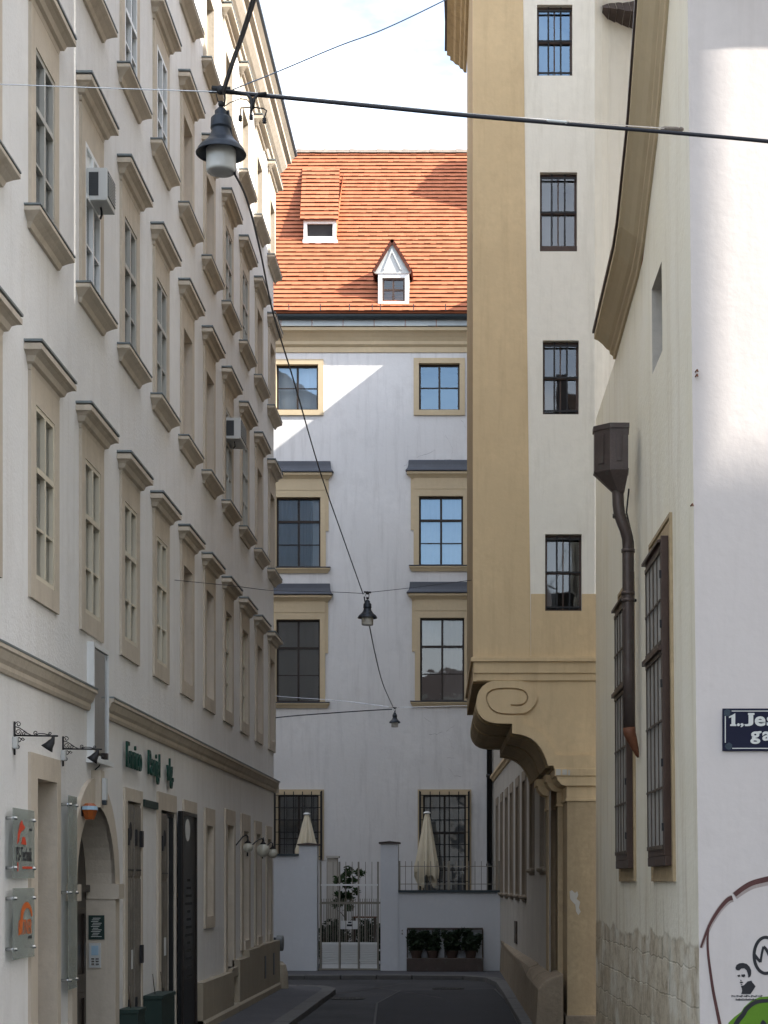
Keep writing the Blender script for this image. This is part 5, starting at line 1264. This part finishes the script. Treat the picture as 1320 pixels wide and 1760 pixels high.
# ------------------------------------------------------------------ unseen buildings added round the lane to block sun and skylight
def block(name, x0, x1, y0, y1, h, label, mat_, roof='tiles', rise=2.0):
    e = empty(name, ((x0+x1)/2, (y0+y1)/2, 0), label, 'building')
    fl = int(h//3.6); hs = []
    def face(P, a0, a1, parent):
        hh = []; n = max(1, int((a1-a0)//2.6))
        for f in range(fl):
            for k in range(n):
                c = a0+(a1-a0)*(k+.5)/n; hh.append((c-.5, c+.5, 1.0+f*3.6, 2.9+f*3.6))
        w = MB(P); holed(w, a0, a1, -.1, h, hh); w.build('wall', mat_, parent, recalc=False)
        for q_ in hh:
            s = MB(P); reveal(s, *q_, 0, -.2, back=False); ring(s, q_[0]-.12, q_[1]+.12, q_[2]-.12, q_[3]+.12, .12, 0, .03); wn = s.build('window', 'left_trim', parent)
            MB(P).quad([(q_[0], q_[2], -.18), (q_[1], q_[2], -.18), (q_[1], q_[3], -.18), (q_[0], q_[3], -.18)]).build('pane', M['dark_pane'], wn)
    face(lambda a, z, d: (x0-d, a, z), y0, y1, e); face(lambda a, z, d: (a, y1+d, z), x0, x1, e); face(lambda a, z, d: (x1+d, a, z), y0, y1, e) if x1 < 0 else None
    m = MB(); m.add([(x1, y0, -.1), (x1, y1, -.1), (x1, y1, h), (x1, y0, h), (x0, y0, -.1), (x0, y0, h)], [(0, 1, 2, 3), (4, 0, 3, 5)]); m.build('rear_wall', mat_, e, recalc=False)
    m = MB(); xm, ym = (x0+x1)/2, (y0+y1)/2; m.add([(x0-.02, y0, h), (x1, y0, h), (x1, y1, h), (x0-.02, y1, h), (xm, ym, h+rise)], [(0, 1, 4), (1, 2, 4), (2, 3, 4), (3, 0, 4)]); m.build('roof', roof, e)
m, nt, b = new_mat('dark_pane'); b.inputs['Base Color'].default_value = (.03, .035, .04, 1); b.inputs['Roughness'].default_value = .05; M['dark_pane'] = m
block('sun_block_house', 6, 12, -2, 12.77, 26, 'unseen tall block added right of the camera to keep sun off the left wall', 'tower_white', rise=3)  # unseen; its corner stops sun slipping past the church onto the left wall
block('sun_edge_house', 24, 34, -4, 8.0, 25.0, 'unseen block added farther right to end the sun band on the church front', 'far_plaster', rise=3)  # unseen; its eave sets the lower edge of the sun band
block('added_rear_house', -14, 12, -50, -36, 16, 'unseen plastered house added across the open square behind the camera', 'lane_plaster', rise=3, roof='tile_dark')  # unseen, added against skylight from behind and set far back
block('dimming_house', -24, -13, 36.2, 46.8, 17, 'unseen house added beyond the left corner to darken the foot of the lane', 'lane_plaster', rise=3)  # unseen, added to dim skylight low in the lane
# ================================================================== COURTYARD FRONT
xg = lambda u: X(u, YG); zg = lambda v: Z(v, YG)
def slab(m, u0, u1, v0, v1, d0, d1): m.box(xg(u0), xg(u1), zg(v1) if v1 is not None else -.1, zg(v0), d0, d1)
CW = empty('courtyard_wall', (xg(600), YG, 0), 'low white walls and two tall capped posts closing the end of the lane', 'wall')
m = MB(PG); m.box(-11, xg(514), -.1, zg(1471), -.30, -.02); m.build('wall', 'court_white', CW)
m = MB(PG); m.box(-11, xg(514), zg(1471), zg(1467.5), -.33, .03); m.build('coping', 'gutter', CW)
for u0, u1, vt in ((514, 545, 1453), (654, 684.5, 1450)):
    m = MB(PG); m.box(xg(u0), xg(u1), -.1, zg(vt), -.42, 0); o = m.build('post', 'court_white', CW)
    m = MB(PG); m.box(xg(u0-3), xg(u1+3), zg(vt), zg(vt-2.5), -.46, .04); m.prism([(xg(u0-3), zg(vt-2.5)), (xg(u1+3), zg(vt-2.5)), (xg((u0+u1)/2), zg(vt-4.5))], -.46, .04); m.build('cap', 'tile_dark', o)
m = MB(PG); m.box(xg(684.5), xg(861), -.1, zg(1534), -.30, -.03); m.build('wall', 'court_white', CW)
m = MB(PG); m.box(xg(684.5), xg(861), zg(1534), zg(1530), -.34, .02); m.build('coping', 'gutter', CW)
m = MB(PG); m.box(xg(545), xg(563), -.1, zg(1472), -3.3, -2.9); m.box(xg(545)-.02, xg(566), zg(1472), zg(1468), -3.35, -2.85); m.build('inner_wall', 'lane_plaster', CW)
m = MB(PG)
for v in (1599, 1605): m.box(xg(690), xg(692.5), zg(v+1.2), zg(v-1.2), -.03, -.015)
m.build('bell_push', 'steel', CW)
GT = empty('gate', (xg(600), YG-.1, 0), 'tall metal bar gate with white louvred panels at its foot between the two white posts', 'gate')
m = MB(PG)
for u in (550, 582.5, 615.5, 649): m.box(xg(u-1.4), xg(u+1.4), -.0, zg(1481), -.20, -.14)
m.box(xg(546), xg(653), zg(1668), zg(1665.5), -.21, -.13); m.box(xg(548), xg(651), zg(1554), zg(1552), -.19, -.15)
m.build('gate_frame', 'gate_metal', GT)
m = MB(PG)
for u in (561, 571.5, 593.5, 604.5, 627.5, 638.5): m.box(xg(u)-.007, xg(u)+.007, zg(1620), zg(1481), -.18, -.166)
m.build('bar', 'gate_metal', GT)
MB(PG).box(xg(551), xg(649), zg(1522.5), zg(1519.5), -.135, -.09).build('rail', 'white_paint', GT)
for u0, u1 in ((552.5, 581), (585, 614), (618, 647.5)):
    m = MB(PG); m.box(xg(u0), xg(u1), zg(1665), zg(1657), -.20, -.15); m.box(xg(u0), xg(u1), zg(1624), zg(1620), -.2, -.15); m.box(xg(u0), xg(u1), zg(1657), zg(1624), -.21, -.20)
    for i in range(9):
        z = zg(1656)+.052*i+.01; m.add([(xg(u0), z, -.15), (xg(u1), z, -.15), (xg(u1), z+.035, -.19), (xg(u0), z+.035, -.19), (xg(u0), z+.008, -.15), (xg(u1), z+.008, -.15), (xg(u1), z+.043, -.19), (xg(u0), z+.043, -.19)], [(0, 1, 2, 3), (4, 5, 6, 7), (0, 1, 5, 4)])
    m.build('louvre_panel', 'white_paint', GT)
m = MB(PG)
m.box(xg(583), xg(616), zg(1597.5), zg(1583), -.30, -.22); BX = tag(m.build('letter_box', 'white_paint', None, bevel=.008), 'white box with small dark writing hung behind the gate bars', 'letter box')
m = MB(PG); m.box(xg(597), xg(603), zg(1587), zg(1584.5), -.22, -.215); m.box(xg(595), xg(605), zg(1592.5), zg(1589), -.22, -.215); m.build('writing', 'dark_ink', BX)
m = MB(PG)
for i in range(27): xx = xg(549)+(xg(652)-xg(549))*i/26; m.box(xx-.008, xx+.008, 0, zg(1545), -.62, -.605)
m.box(xg(549), xg(652), zg(1554), zg(1550.5), -.63, -.595); m.box(xg(549), xg(652), .05, .08, -.63, -.595)
tag(m.build('inner_fence', 'gate_metal', None), 'fine dark bar fence standing just behind the gate', 'fence')
RL = empty('railing', (xg(772), YG, zg(1530)), 'thin steel railing on top of the low white wall in front of the parasol', 'railing')
for u in (685.8, 771, 858.5): MB(PG).box(xg(u)-.028, xg(u)+.028, zg(1530), zg(1479.5), -.18, -.13).build('post', 'gate_metal', RL)
for i in range(15):
    u = 696.5+i*10.9
    if abs(u-771) < 3: continue
    MB(PG).box(xg(u)-.008, xg(u)+.008, zg(1530), zg(1480), -.16, -.145).build('bar', 'gate_metal', RL)
m = MB(PG)
for v in (1489, 1519.5): m.tube([PG(xg(685), zg(v), -.14), PG(xg(859), zg(v), -.14)], .010, 6)
m.build('cable', 'gate_metal', RL)
def leaves(m, c, r, n, size, rnd, shell=.55):
    for i in range(n):
        d = Vector((rnd.gauss(0, 1), rnd.gauss(0, 1), rnd.gauss(0, 1))).normalized()*(shell+(1-shell)*rnd.random()) if rnd.random() < .75 else Vector([rnd.uniform(-.6, .6) for _ in range(3)])
        p = Vector((c[0]+d.x*r[0], c[1]+d.y*r[1], c[2]+d.z*r[2]))
        a = Vector((rnd.gauss(0, 1), rnd.gauss(0, 1), rnd.gauss(0, .6))).normalized(); b = a.cross(Vector((rnd.gauss(0, 1), rnd.gauss(0, 1), rnd.gauss(0, 1)))).normalized()
        s = size*rnd.uniform(.6, 1.3); l = a*s; w_ = b*s*.42; n_ = a.cross(b)*s*.12
        m.add([p-l*.5, p-w_*.5+n_, p+l*.5, p+w_*.5+n_], [(0, 1, 2), (0, 2, 3)], raw=True)
# planter with a metal frame and four bushes
PT = empty('flower_trough', (xg(765), YG-.25, 0), 'rusty metal planter trough with a slim open frame against the low white wall', 'planter')
m = MB(PG); m.box(xg(700), xg(830), 0, zg(1646), .02, .42); m.build('trough', 'copper', PT, bevel=.01)
m = MB(PG)
for u in (700.5, 765, 829.5): m.box(xg(u)-.018, xg(u)+.018, zg(1646), zg(1597), .02, .06)
m.box(xg(700), xg(830), zg(1598), zg(1594.5), .0, .12); 
for u in (722, 743, 787, 808): m.box(xg(u)-.009, xg(u)+.009, zg(1646), zg(1598), .02, .04)
m.build('frame', 'copper', PT)
rnd = random.Random(5)
for i, (u, r, lab) in enumerate(((716, 15, 'leftmost bushy pot plant, spilling past the planter frame'), (744, 15, 'second bushy pot plant from the left in the planter frame'), (777, 15, 'third bushy pot plant, just right of the middle bar of the planter frame'), (809, 17, 'rightmost and widest bushy pot plant in the planter frame'))):
    e = empty('bush', (xg(u), YG-.22, zg(1646)), lab, 'bush', 'pot plants in the planter frame')
    m = MB()
    c = (xg(u), YG-.22, zg(1622)); R3 = (r*.0143, .17, .25)
    leaves(m, c, R3, 620, .12, rnd); 
    for j in range(5): leaves(m, (c[0]+rnd.uniform(-.2, .2), c[1]+rnd.uniform(-.08, .05), c[2]+rnd.uniform(.1, .3)), (.10, .08, .11), 60, .11, rnd)
    m.build('foliage', 'leaf_dark', e, recalc=False)
    m = MB(); m.lathe((xg(u), YG-.22, zg(1650)), [(0, 0), (.10, 0), (.14, .20), (.15, .20), (.15, .24), (0, .24)], 16); m.build('pot', 'terracotta', e)
    m = MB()
    for j in range(6): m.tube([(xg(u), YG-.22, zg(1640)), (xg(u)+rnd.uniform(-.15, .15), YG-.22+rnd.uniform(-.1, .1), zg(1612))], .006, 4)
    m.build('stem', 'bark', e)
# small tree in the courtyard
TY = 44.6
e = empty('potted_tree', (X(595, TY), TY, 0), 'small leafy tree in the courtyard seen through the top of the gate', 'tree')
m = MB(); m.smooth = True; bx_ = X(595, TY); m.tube([(bx_, TY, 0), (bx_+.02, TY, .8), (bx_-.03, TY, 1.5), (bx_, TY, 2.2)], [.035, .03, .022, .012], 8)
for j in range(9):
    z = 1.1+.13*j; t = j*2.4; m.tube([(bx_, TY, z), (bx_+.18*math.cos(t), TY+.18*math.sin(t), z+.16), (bx_+.36*math.cos(t), TY+.3*math.sin(t), z+.25)], [.012, .008, .004], 5)
m.build('trunk', 'bark', e)
m = MB(); zc = Z(1527, TY)
for j in range(24):
    t = rnd.uniform(0, 6.28); rr = rnd.uniform(.05, .42); leaves(m, (bx_+rr*math.cos(t), TY+rr*math.sin(t)*.8, zc+rnd.uniform(-.5, .5)), (.14, .12, .11), 44, .12, rnd, .2)
m.build('crown', 'leaf', e, recalc=False)
m = MB(); m.lathe((bx_, TY, 0), [(0, 0), (.16, 0), (.22, .36), (.24, .36), (.24, .42), (.20, .42), (0, .38)], 20); m.build('pot', 'terracotta', e)
# dark shrubs, table behind the gate
for u, w_, lab in ((572, .32, 'dark shrub behind the left half of the gate'), (634, .36, 'dark shrub behind the right half of the gate')):
    e = empty('shrub', (X(u, 45.6), 45.6, 0), lab, 'shrub', 'shrubs in the courtyard')
    m = MB(); leaves(m, (X(u, 45.6), 45.6, .62), (w_*1.5, .3, .64), 1300, .15, rnd, .4); m.build('foliage', 'leaf_dark', e, recalc=False)
    m = MB(); m.tube([(X(u, 45.6), 45.6, 0), (X(u, 45.6), 45.6, .9)], .02, 6); m.build('stem', 'bark', e)
e = empty('garden_table', (X(626, 44.2), 44.2, 0), 'brown slatted garden table in the courtyard behind the gate', 'table')
m = MB(lambda x, z, d: (x, 44.2-d, z))
for i in range(5): m.box(X(606, 44.2), X(648, 44.2), 1.28, 1.31, -.3+.12*i, -.19+.12*i)
m.build('tabletop', 'rust', e)
for sx_ in (608, 645):
    for dy in (-.25, .22): MB(lambda x, z, d: (x, 44.2-d, z)).box(X(sx_, 44.2)-.025, X(sx_, 44.2)+.025, 0, 1.28, dy-.025, dy+.025).build('leg', 'brown_wood', e)
e = empty('garden_chair', (X(646, 43.9), 43.9, 0), 'pale metal garden chair partly hidden by the right gate post', 'chair')
m = MB(); m.smooth = True; x0 = X(640, 43.9)
m.tube([(x0, 43.9, 0), (x0+.05, 43.9, .45), (x0+.10, 43.9, .95), (x0+.2, 43.9, 1.12), (x0+.32, 43.9, 1.15)], .014, 6); m.tube([(x0, 44.25, 0), (x0+.05, 44.25, .45), (x0+.10, 44.25, .95), (x0+.2, 44.25, 1.12), (x0+.32, 44.25, 1.15)], .014, 6)
for z in (.55, .72, .89): m.tube([(x0+.07+(z-.5)*.1, 43.9, z), (x0+.07+(z-.5)*.1, 44.25, z)], .01, 5)
m.build('backrest', 'steel', e)
m = MB(); m.add([(x0+a, 43.88+b, .45+c) for a in (.05, .45) for b in (0, .4) for c in (0, .03)], [(0, 1, 3, 2), (4, 5, 7, 6), (0, 1, 5, 4), (2, 3, 7, 6), (0, 2, 6, 4), (1, 3, 7, 5)]); m.build('seat', 'white_paint', e)
# closed parasols
def parasol(u, vt, vb, wpx, Y, lab, seed, hem=.10):
    rn = random.Random(seed); e = empty('parasol', (X(u, Y), Y, 0), lab, 'parasol', 'closed cream parasols in the courtyard')
    x0 = X(u, Y); zt, zb_ = Z(vt, Y), Z(vb, Y); m = MB(); m.smooth = True; n = 64; K = 16
    vs = []; ph = [rn.uniform(0, 6.28) for _ in range(8)]
    for k in range(K+1):
        t = k/K; r = .05+(wpx*Y/F-.05)*(t**.85)
        for i in range(n):
            a = 2*math.pi*i/n; fold = 1+(.30*t+.05)*math.sin(8*a+ph[0]+.6*t)+.13*t*math.sin(5*a+ph[1])
            z = zt-(zt-zb_)*t+(hem*math.sin(4*a+ph[2])+.6*hem*math.sin(9*a+ph[3]))*t**4
            if t > .85: r2 = r*(1-(t-.85)*1.2)
            else: r2 = r
            vs.append((x0+r2*fold*math.cos(a), Y+r2*fold*math.sin(a), z))
    m.add(vs, [(k*n+i, k*n+(i+1) % n, (k+1)*n+(i+1) % n, (k+1)*n+i) for k in range(K) for i in range(n)], raw=True)
    m.build('canopy', 'canvas', e, recalc=False)
    m = MB(); m.smooth = True; m.lathe((x0, Y, zt), [(0, .05), (.05, .045), (.09, .02), (.09, 0), (.05, -.02), (0, -.02)], 20); m.build('crown_cap', 'white_paint', e)
    m = MB(); m.tube([(x0, Y, 0), (x0, Y, zt)], .024, 10); m.build('pole', 'gate_metal', e)
    m = MB(); m.lathe((x0, Y, 0), [(0, 0), (.25, 0), (.25, .06), (.05, .08), (.04, .3), (0, .3)], 20); m.build('base', 'gutter', e)
parasol(527.5, 1400, 1478, 18, 43.75, 'closed cream parasol behind the left white post', 3)
parasol(734, 1398, 1512, 19, 43.8, 'closed cream parasol behind the railing on the right', 8, .14)

# ================================================================== HANGING LAMPS AND WIRES
def street_lamp(u, v, Y, k, lab, fork=False):
    """u, v: picture place of the hook; k: metres per lamp unit (one unit = a pixel of the near lamp)"""
    x0, z0 = X(u, Y), Z(v, Y)
    e = empty('street_lamp', (x0, Y, z0), lab, 'street lamp', 'bell shaped lamps hung over the middle of the lane')
    L = lambda r, dv: (r*k, -dv*k)
    m = MB(); m.smooth = True
    m.lathe((x0, Y, z0), [L(0, 31), L(6, 31), L(8, 34), L(11, 37), L(11, 44), L(15, 47), L(17.5, 50), L(18.2, 64), L(18.5, 67), L(16, 67.5), L(16.5, 71), L(19, 79), L(24, 87), L(31, 94), L(37, 99), L(40.5, 104), L(41.8, 108), L(43.8, 110.5), L(43.5, 112), L(40, 110), L(38, 106), L(27, 101), L(0, 100)], 40)
    m.build('shade', 'lamp_iron', e)
    m = MB(); m.smooth = True
    m.lathe((x0, Y, z0), [L(25.8, 104), L(25.8, 139), L(25.2, 142), L(23, 143.5), L(15, 144), L(0, 144.3)], 96, rib=-.018); m.build('glass_globe', 'ribbed', e)
    m = MB(); m.smooth = True
    m.lathe((x0, Y, z0), [L(0, 18), L(4, 20), L(5.5, 24), L(4, 28), L(0, 30)], 12); m.tube([(x0-6*k, Y, z0+2*k), (x0-8*k, Y, z0-10*k), (x0-5*k, Y, z0-20*k), (x0, Y, z0-23*k)], 1.0*k, 6)
    m.tube([(x0+6*k, Y, z0+2*k), (x0+7*k, Y, z0-14*k), (x0+5*k, Y, z0-28*k)], 1.7*k, 6); m.tube([(x0-16*k, Y, z0+4*k), (x0+16*k, Y, z0+2*k)], 4*k, 8); m.lathe((x0, Y, z0), [L(0, -8), L(6, -6), L(8, 0), L(6, 6), L(0, 8)], 10)
    m.build('hook', 'black_iron', e)
    if fork:
        Q = lambda a, b: (x0+a*k, Y-.02, z0-b*k)
        m = MB(); m.smooth = True
        m.tube([Q(10, 2), Q(30, 6), Q(46, 10), Q(53, 17), Q(54, 30), Q(52, 46)], [2.6*k, 2.6*k, 2.6*k, 3*k, 3.2*k, 1.6*k], 8); m.tube([Q(56, 34), Q(58, 18), Q(66, 9), Q(80, 8)], 2.8*k, 8)
        m.tube([Q(52, 32), Q(36, 33), Q(34, 36), Q(34, 46)], 1.0*k, 6); m.tube([Q(56, 32), Q(74, 34), Q(80, 38), Q(78, 44), Q(75, 52)], 1.2*k, 6); m.tube([Q(6, 31), Q(16, 24), Q(34, 17), Q(46, 19), Q(52, 26)], .8*k, 6)
        m.build('branch_arm', 'black_iron', e)
        for a, b in ((34, 46), (53, 44), (76, 50)):
            m = MB(); m.smooth = True; m.lathe((x0+a*k, Y-.02, z0-b*k), [(2*k, 0), (3.6*k, -2*k), (2.6*k, -3.2*k), (4*k, -5*k), (2.6*k, -6.4*k), (4*k, -8.4*k), (2.5*k, -10*k), (0, -11*k)], 12); m.build('insulator', 'black_iron', e)
street_lamp(380, 155, 12.0, .00395, 'largest bell shaped street lamp, hanging high on the left against the pale house', True)
k2 = 34/87.6*26.5/F; street_lamp(631.5, 1019, 26.5, k2, 'middle bell shaped street lamp, hanging in front of the far white wall')
k3 = 20/87.6*41/F; street_lamp(678.5, 1217, 41, k3, 'smallest and farthest bell shaped street lamp, low over the courtyard wall')
def cable(pts, r, lab, mt='cable', name='cable', cat='cable', grp='wires strung over the lane', sag=None):
    P_ = [Vector((X(u, Y), Y, Z(v, Y))) for u, v, Y in pts]; out_ = []
    if sag is not None:
        a, b = P_; out_ = [a.lerp(b, i/24)-Vector((0, 0, sag*4*(i/24)*(1-i/24))) for i in range(25)]
    else:
        n = len(P_)
        for i in range(n-1):
            p0, p1, p2, p3 = P_[max(i-1, 0)], P_[i], P_[i+1], P_[min(i+2, n-1)]
            for j in range(8):
                t = j/8; out_.append(.5*(2*p1+(p2-p0)*t+(2*p0-5*p1+4*p2-p3)*t*t+(3*p1-p0-3*p2+p3)*t**3))
        out_.append(P_[-1])
    m = MB(); m.smooth = True; m.tube([tuple(p) for p in out_], r, 8)
    return tag(m.build(name, mt), lab, cat, grp)
cable([(380, 158, 12), (140, 150, 12.2), (0, 145, 12.3), (-190, 140, 12.4)], .004, 'thin grey wire running left from the big street lamp to the pale house', 'steel')
cable([(386, 158, 12), (620, 181, 12), (803, 199, 11.9), (960, 212, 11.8), (1155, 228, 11.6), (1320, 243, 11.4), (1500, 262, 11.2)], .0135, 'thick black cable running right from the big street lamp across the picture')
cable([(386, 155, 12), (620, 177, 12.4), (803, 195, 12.8), (960, 207, 13.4), (1150, 221, 14.8), (1172, 222, 15.9)], .0045, 'thin steel support wire just above the thick black cable, fixed to the church corner', 'steel')
cable([(384, 160, 12), (400, 110, 11.2), (418, 60, 10.2), (440, -10, 9), (470, -120, 7.5)], .011, 'thick cable rising steeply from the big street lamp out of the top of the picture')
cable([(381, 158, 12), (397, 108, 11.2), (414, 60, 10.2), (435, -10, 9), (462, -120, 7.5)], .006, 'thinner wire running beside the steep thick cable above the big street lamp')
cable([(400, 154, 12), (480, 122, 12), (580, 80, 12), (660, 50, 12), (765, 0, 12), (900, -70, 12)], .0045, 'thin blue wire crossing the sky up to the right', 'cable_blue')
cable([(404, 300, 12.0), (425, 345, 12.8), (447, 430, 14.2), (470, 540, 16), (505, 655, 18.6), (550, 810, 22), (590, 925, 24.5), (624, 1021, 26.5)], .008, 'long black cable running down the lane from the big street lamp to the middle one')
cable([(392, 190, 12), (400, 250, 12.0), (404, 300, 12.0)], .008, 'short loop of black cable dropping beside the big street lamp')
cable([(626, 1026, 26.5), (632, 1060, 27.5), (645, 1125, 31), (658, 1175, 35.5), (675, 1214, 41)], .010, 'black cable running from the middle street lamp to the farthest one')
cable([(300, 997, 24.03), (400, 1007, 24.9), (470, 1015, 25.5), (560, 1017, 26), (626, 1020, 26.5)], .0045, 'thin span wire left of the middle street lamp')
cable([(636, 1018, 26.5), (700, 1011, 26.7), (803, 998, 27.0), (812, 996, 27.2)], .0045, 'thin span wire right of the middle street lamp')
cable([(380, 1182, 41), (470, 1196, 41), (590, 1205, 41), (674, 1216, 41)], .007, 'faint upper wire left of the farthest street lamp', 'steel')
cable([(380, 1250, 41), (470, 1234, 41), (590, 1224, 41), (674, 1219, 41)], .013, 'dark lower cable left of the farthest street lamp')
cable([(683, 1216, 41), (800, 1213, 41), (850, 1212, 41)], .006, 'faint wire right of the farthest street lamp', 'steel')
# fittings on the wires
def turn(u, v, Y, L_, r, mt, lab, ang=.0, cat='wire fitting'):
    x0, z0 = X(u, Y), Z(v, Y); m = MB(); m.smooth = True
    m.tube([(x0-L_/2, Y, z0+ang*L_/2), (x0-L_*.3, Y, z0+ang*L_*.3), (x0+L_*.3, Y, z0-ang*L_*.3), (x0+L_/2, Y, z0-ang*L_/2)], [r*.5, r, r, r*.5], 8); m.lathe((x0+L_/2, Y, z0-ang*L_/2), [(0, -r*1.2), (r*1.2, -r*.4), (r*1.2, r*.4), (0, r*1.2)], 8)
    return tag(m.build('wire_tensioner', mt), lab, cat)
turn(956, 208.5, 11.72, .13, .009, 'enamel_white', 'pale tensioner on the wire in front of the bay tower', .1)
turn(1153, 221.5, 14.75, .17, .020, 'tile_old', 'dark tensioner where the support wire meets the church', .05)
turn(366, 157.5, 12.05, .06, .012, 'black_iron', 'black tensioner just left of the big street lamp')

# ================================================================== CAMERA, SUN, SKY
cam = bpy.data.cameras.new('camera'); co = bpy.data.objects.new('camera', cam); C.objects.link(co)
co.location = (0, 0, H); co.rotation_euler = (math.pi/2, 0, 0)
cam.sensor_fit = 'VERTICAL'; cam.sensor_height = 36; cam.sensor_width = 27; cam.lens = 36*F/1760
cam.shift_x = (660-U0)/1760; cam.shift_y = (V0-880)/1760
cam.clip_start = .1; cam.clip_end = 3000
sc.camera = co
sun = bpy.data.lights.new('sun', 'SUN'); so = bpy.data.objects.new('sun', sun); C.objects.link(so)
sun.energy = SUN_E; sun.angle = R(.53); sun.color = (1, .945, .86)
so.rotation_euler = SD.to_track_quat('-Z', 'Y').to_euler()
wd = bpy.data.worlds.new('World'); sc.world = wd; wd.use_nodes = True
nt = wd.node_tree; bg = nt.nodes['Background']
sk = N(nt, 'ShaderNodeTexSky'); sk.sky_type = 'NISHITA'; sk.sun_disc = False
el = math.asin(-SD.z); sk.sun_elevation = el; sk.sun_rotation = math.atan2(-SD.x, -SD.y)
sk.air_density = 1.0; sk.dust_density = 1.6; sk.ozone_density = 1.0
tc = N(nt, 'ShaderNodeTexCoord')
cn = ramp(nt, noise(nt, tc.outputs['Generated'], 3.2, 9, (1, 1, 2.4), .6), .34, .66)
cm = N(nt, 'ShaderNodeMath', operation='MULTIPLY'); nt.links.new(cn, cm.inputs[0]); cm.inputs[1].default_value = .8
cl_ = mix(nt, cm.outputs[0], sk.outputs[0], (6.9, 7.1, 7.3))
nt.links.new(cl_, bg.inputs['Color']); bg.inputs['Strength'].default_value = SKY_E
vs = sc.view_settings; vs.view_transform = 'Standard'; vs.look = 'None'; vs.exposure = EXPO; vs.gamma = 1
sc.render.resolution_x = 768; sc.render.resolution_y = 1024
sc.cycles.max_bounces = 8; sc.cycles.diffuse_bounces = 5; sc.cycles.transparent_max_bounces = 12; sc.cycles.caustics_reflective = False; sc.cycles.caustics_refractive = False
# top-level meshes get their origin at their own base
for o in list(C.objects):
    if o.type == 'MESH' and o.parent is None:
        vs_ = [v.co for v in o.data.vertices]
        if not vs_: continue
        lo = Vector([min(v[i] for v in vs_) for i in range(3)]); hi = Vector([max(v[i] for v in vs_) for i in range(3)])
        c = Vector(((lo.x+hi.x)/2, (lo.y+hi.y)/2, lo.z))
        for ch in kids(o): ch.matrix_parent_inverse = Matrix.Translation(-c) @ ch.matrix_parent_inverse
        o.data.transform(Matrix.Translation(-c)); o.location = c
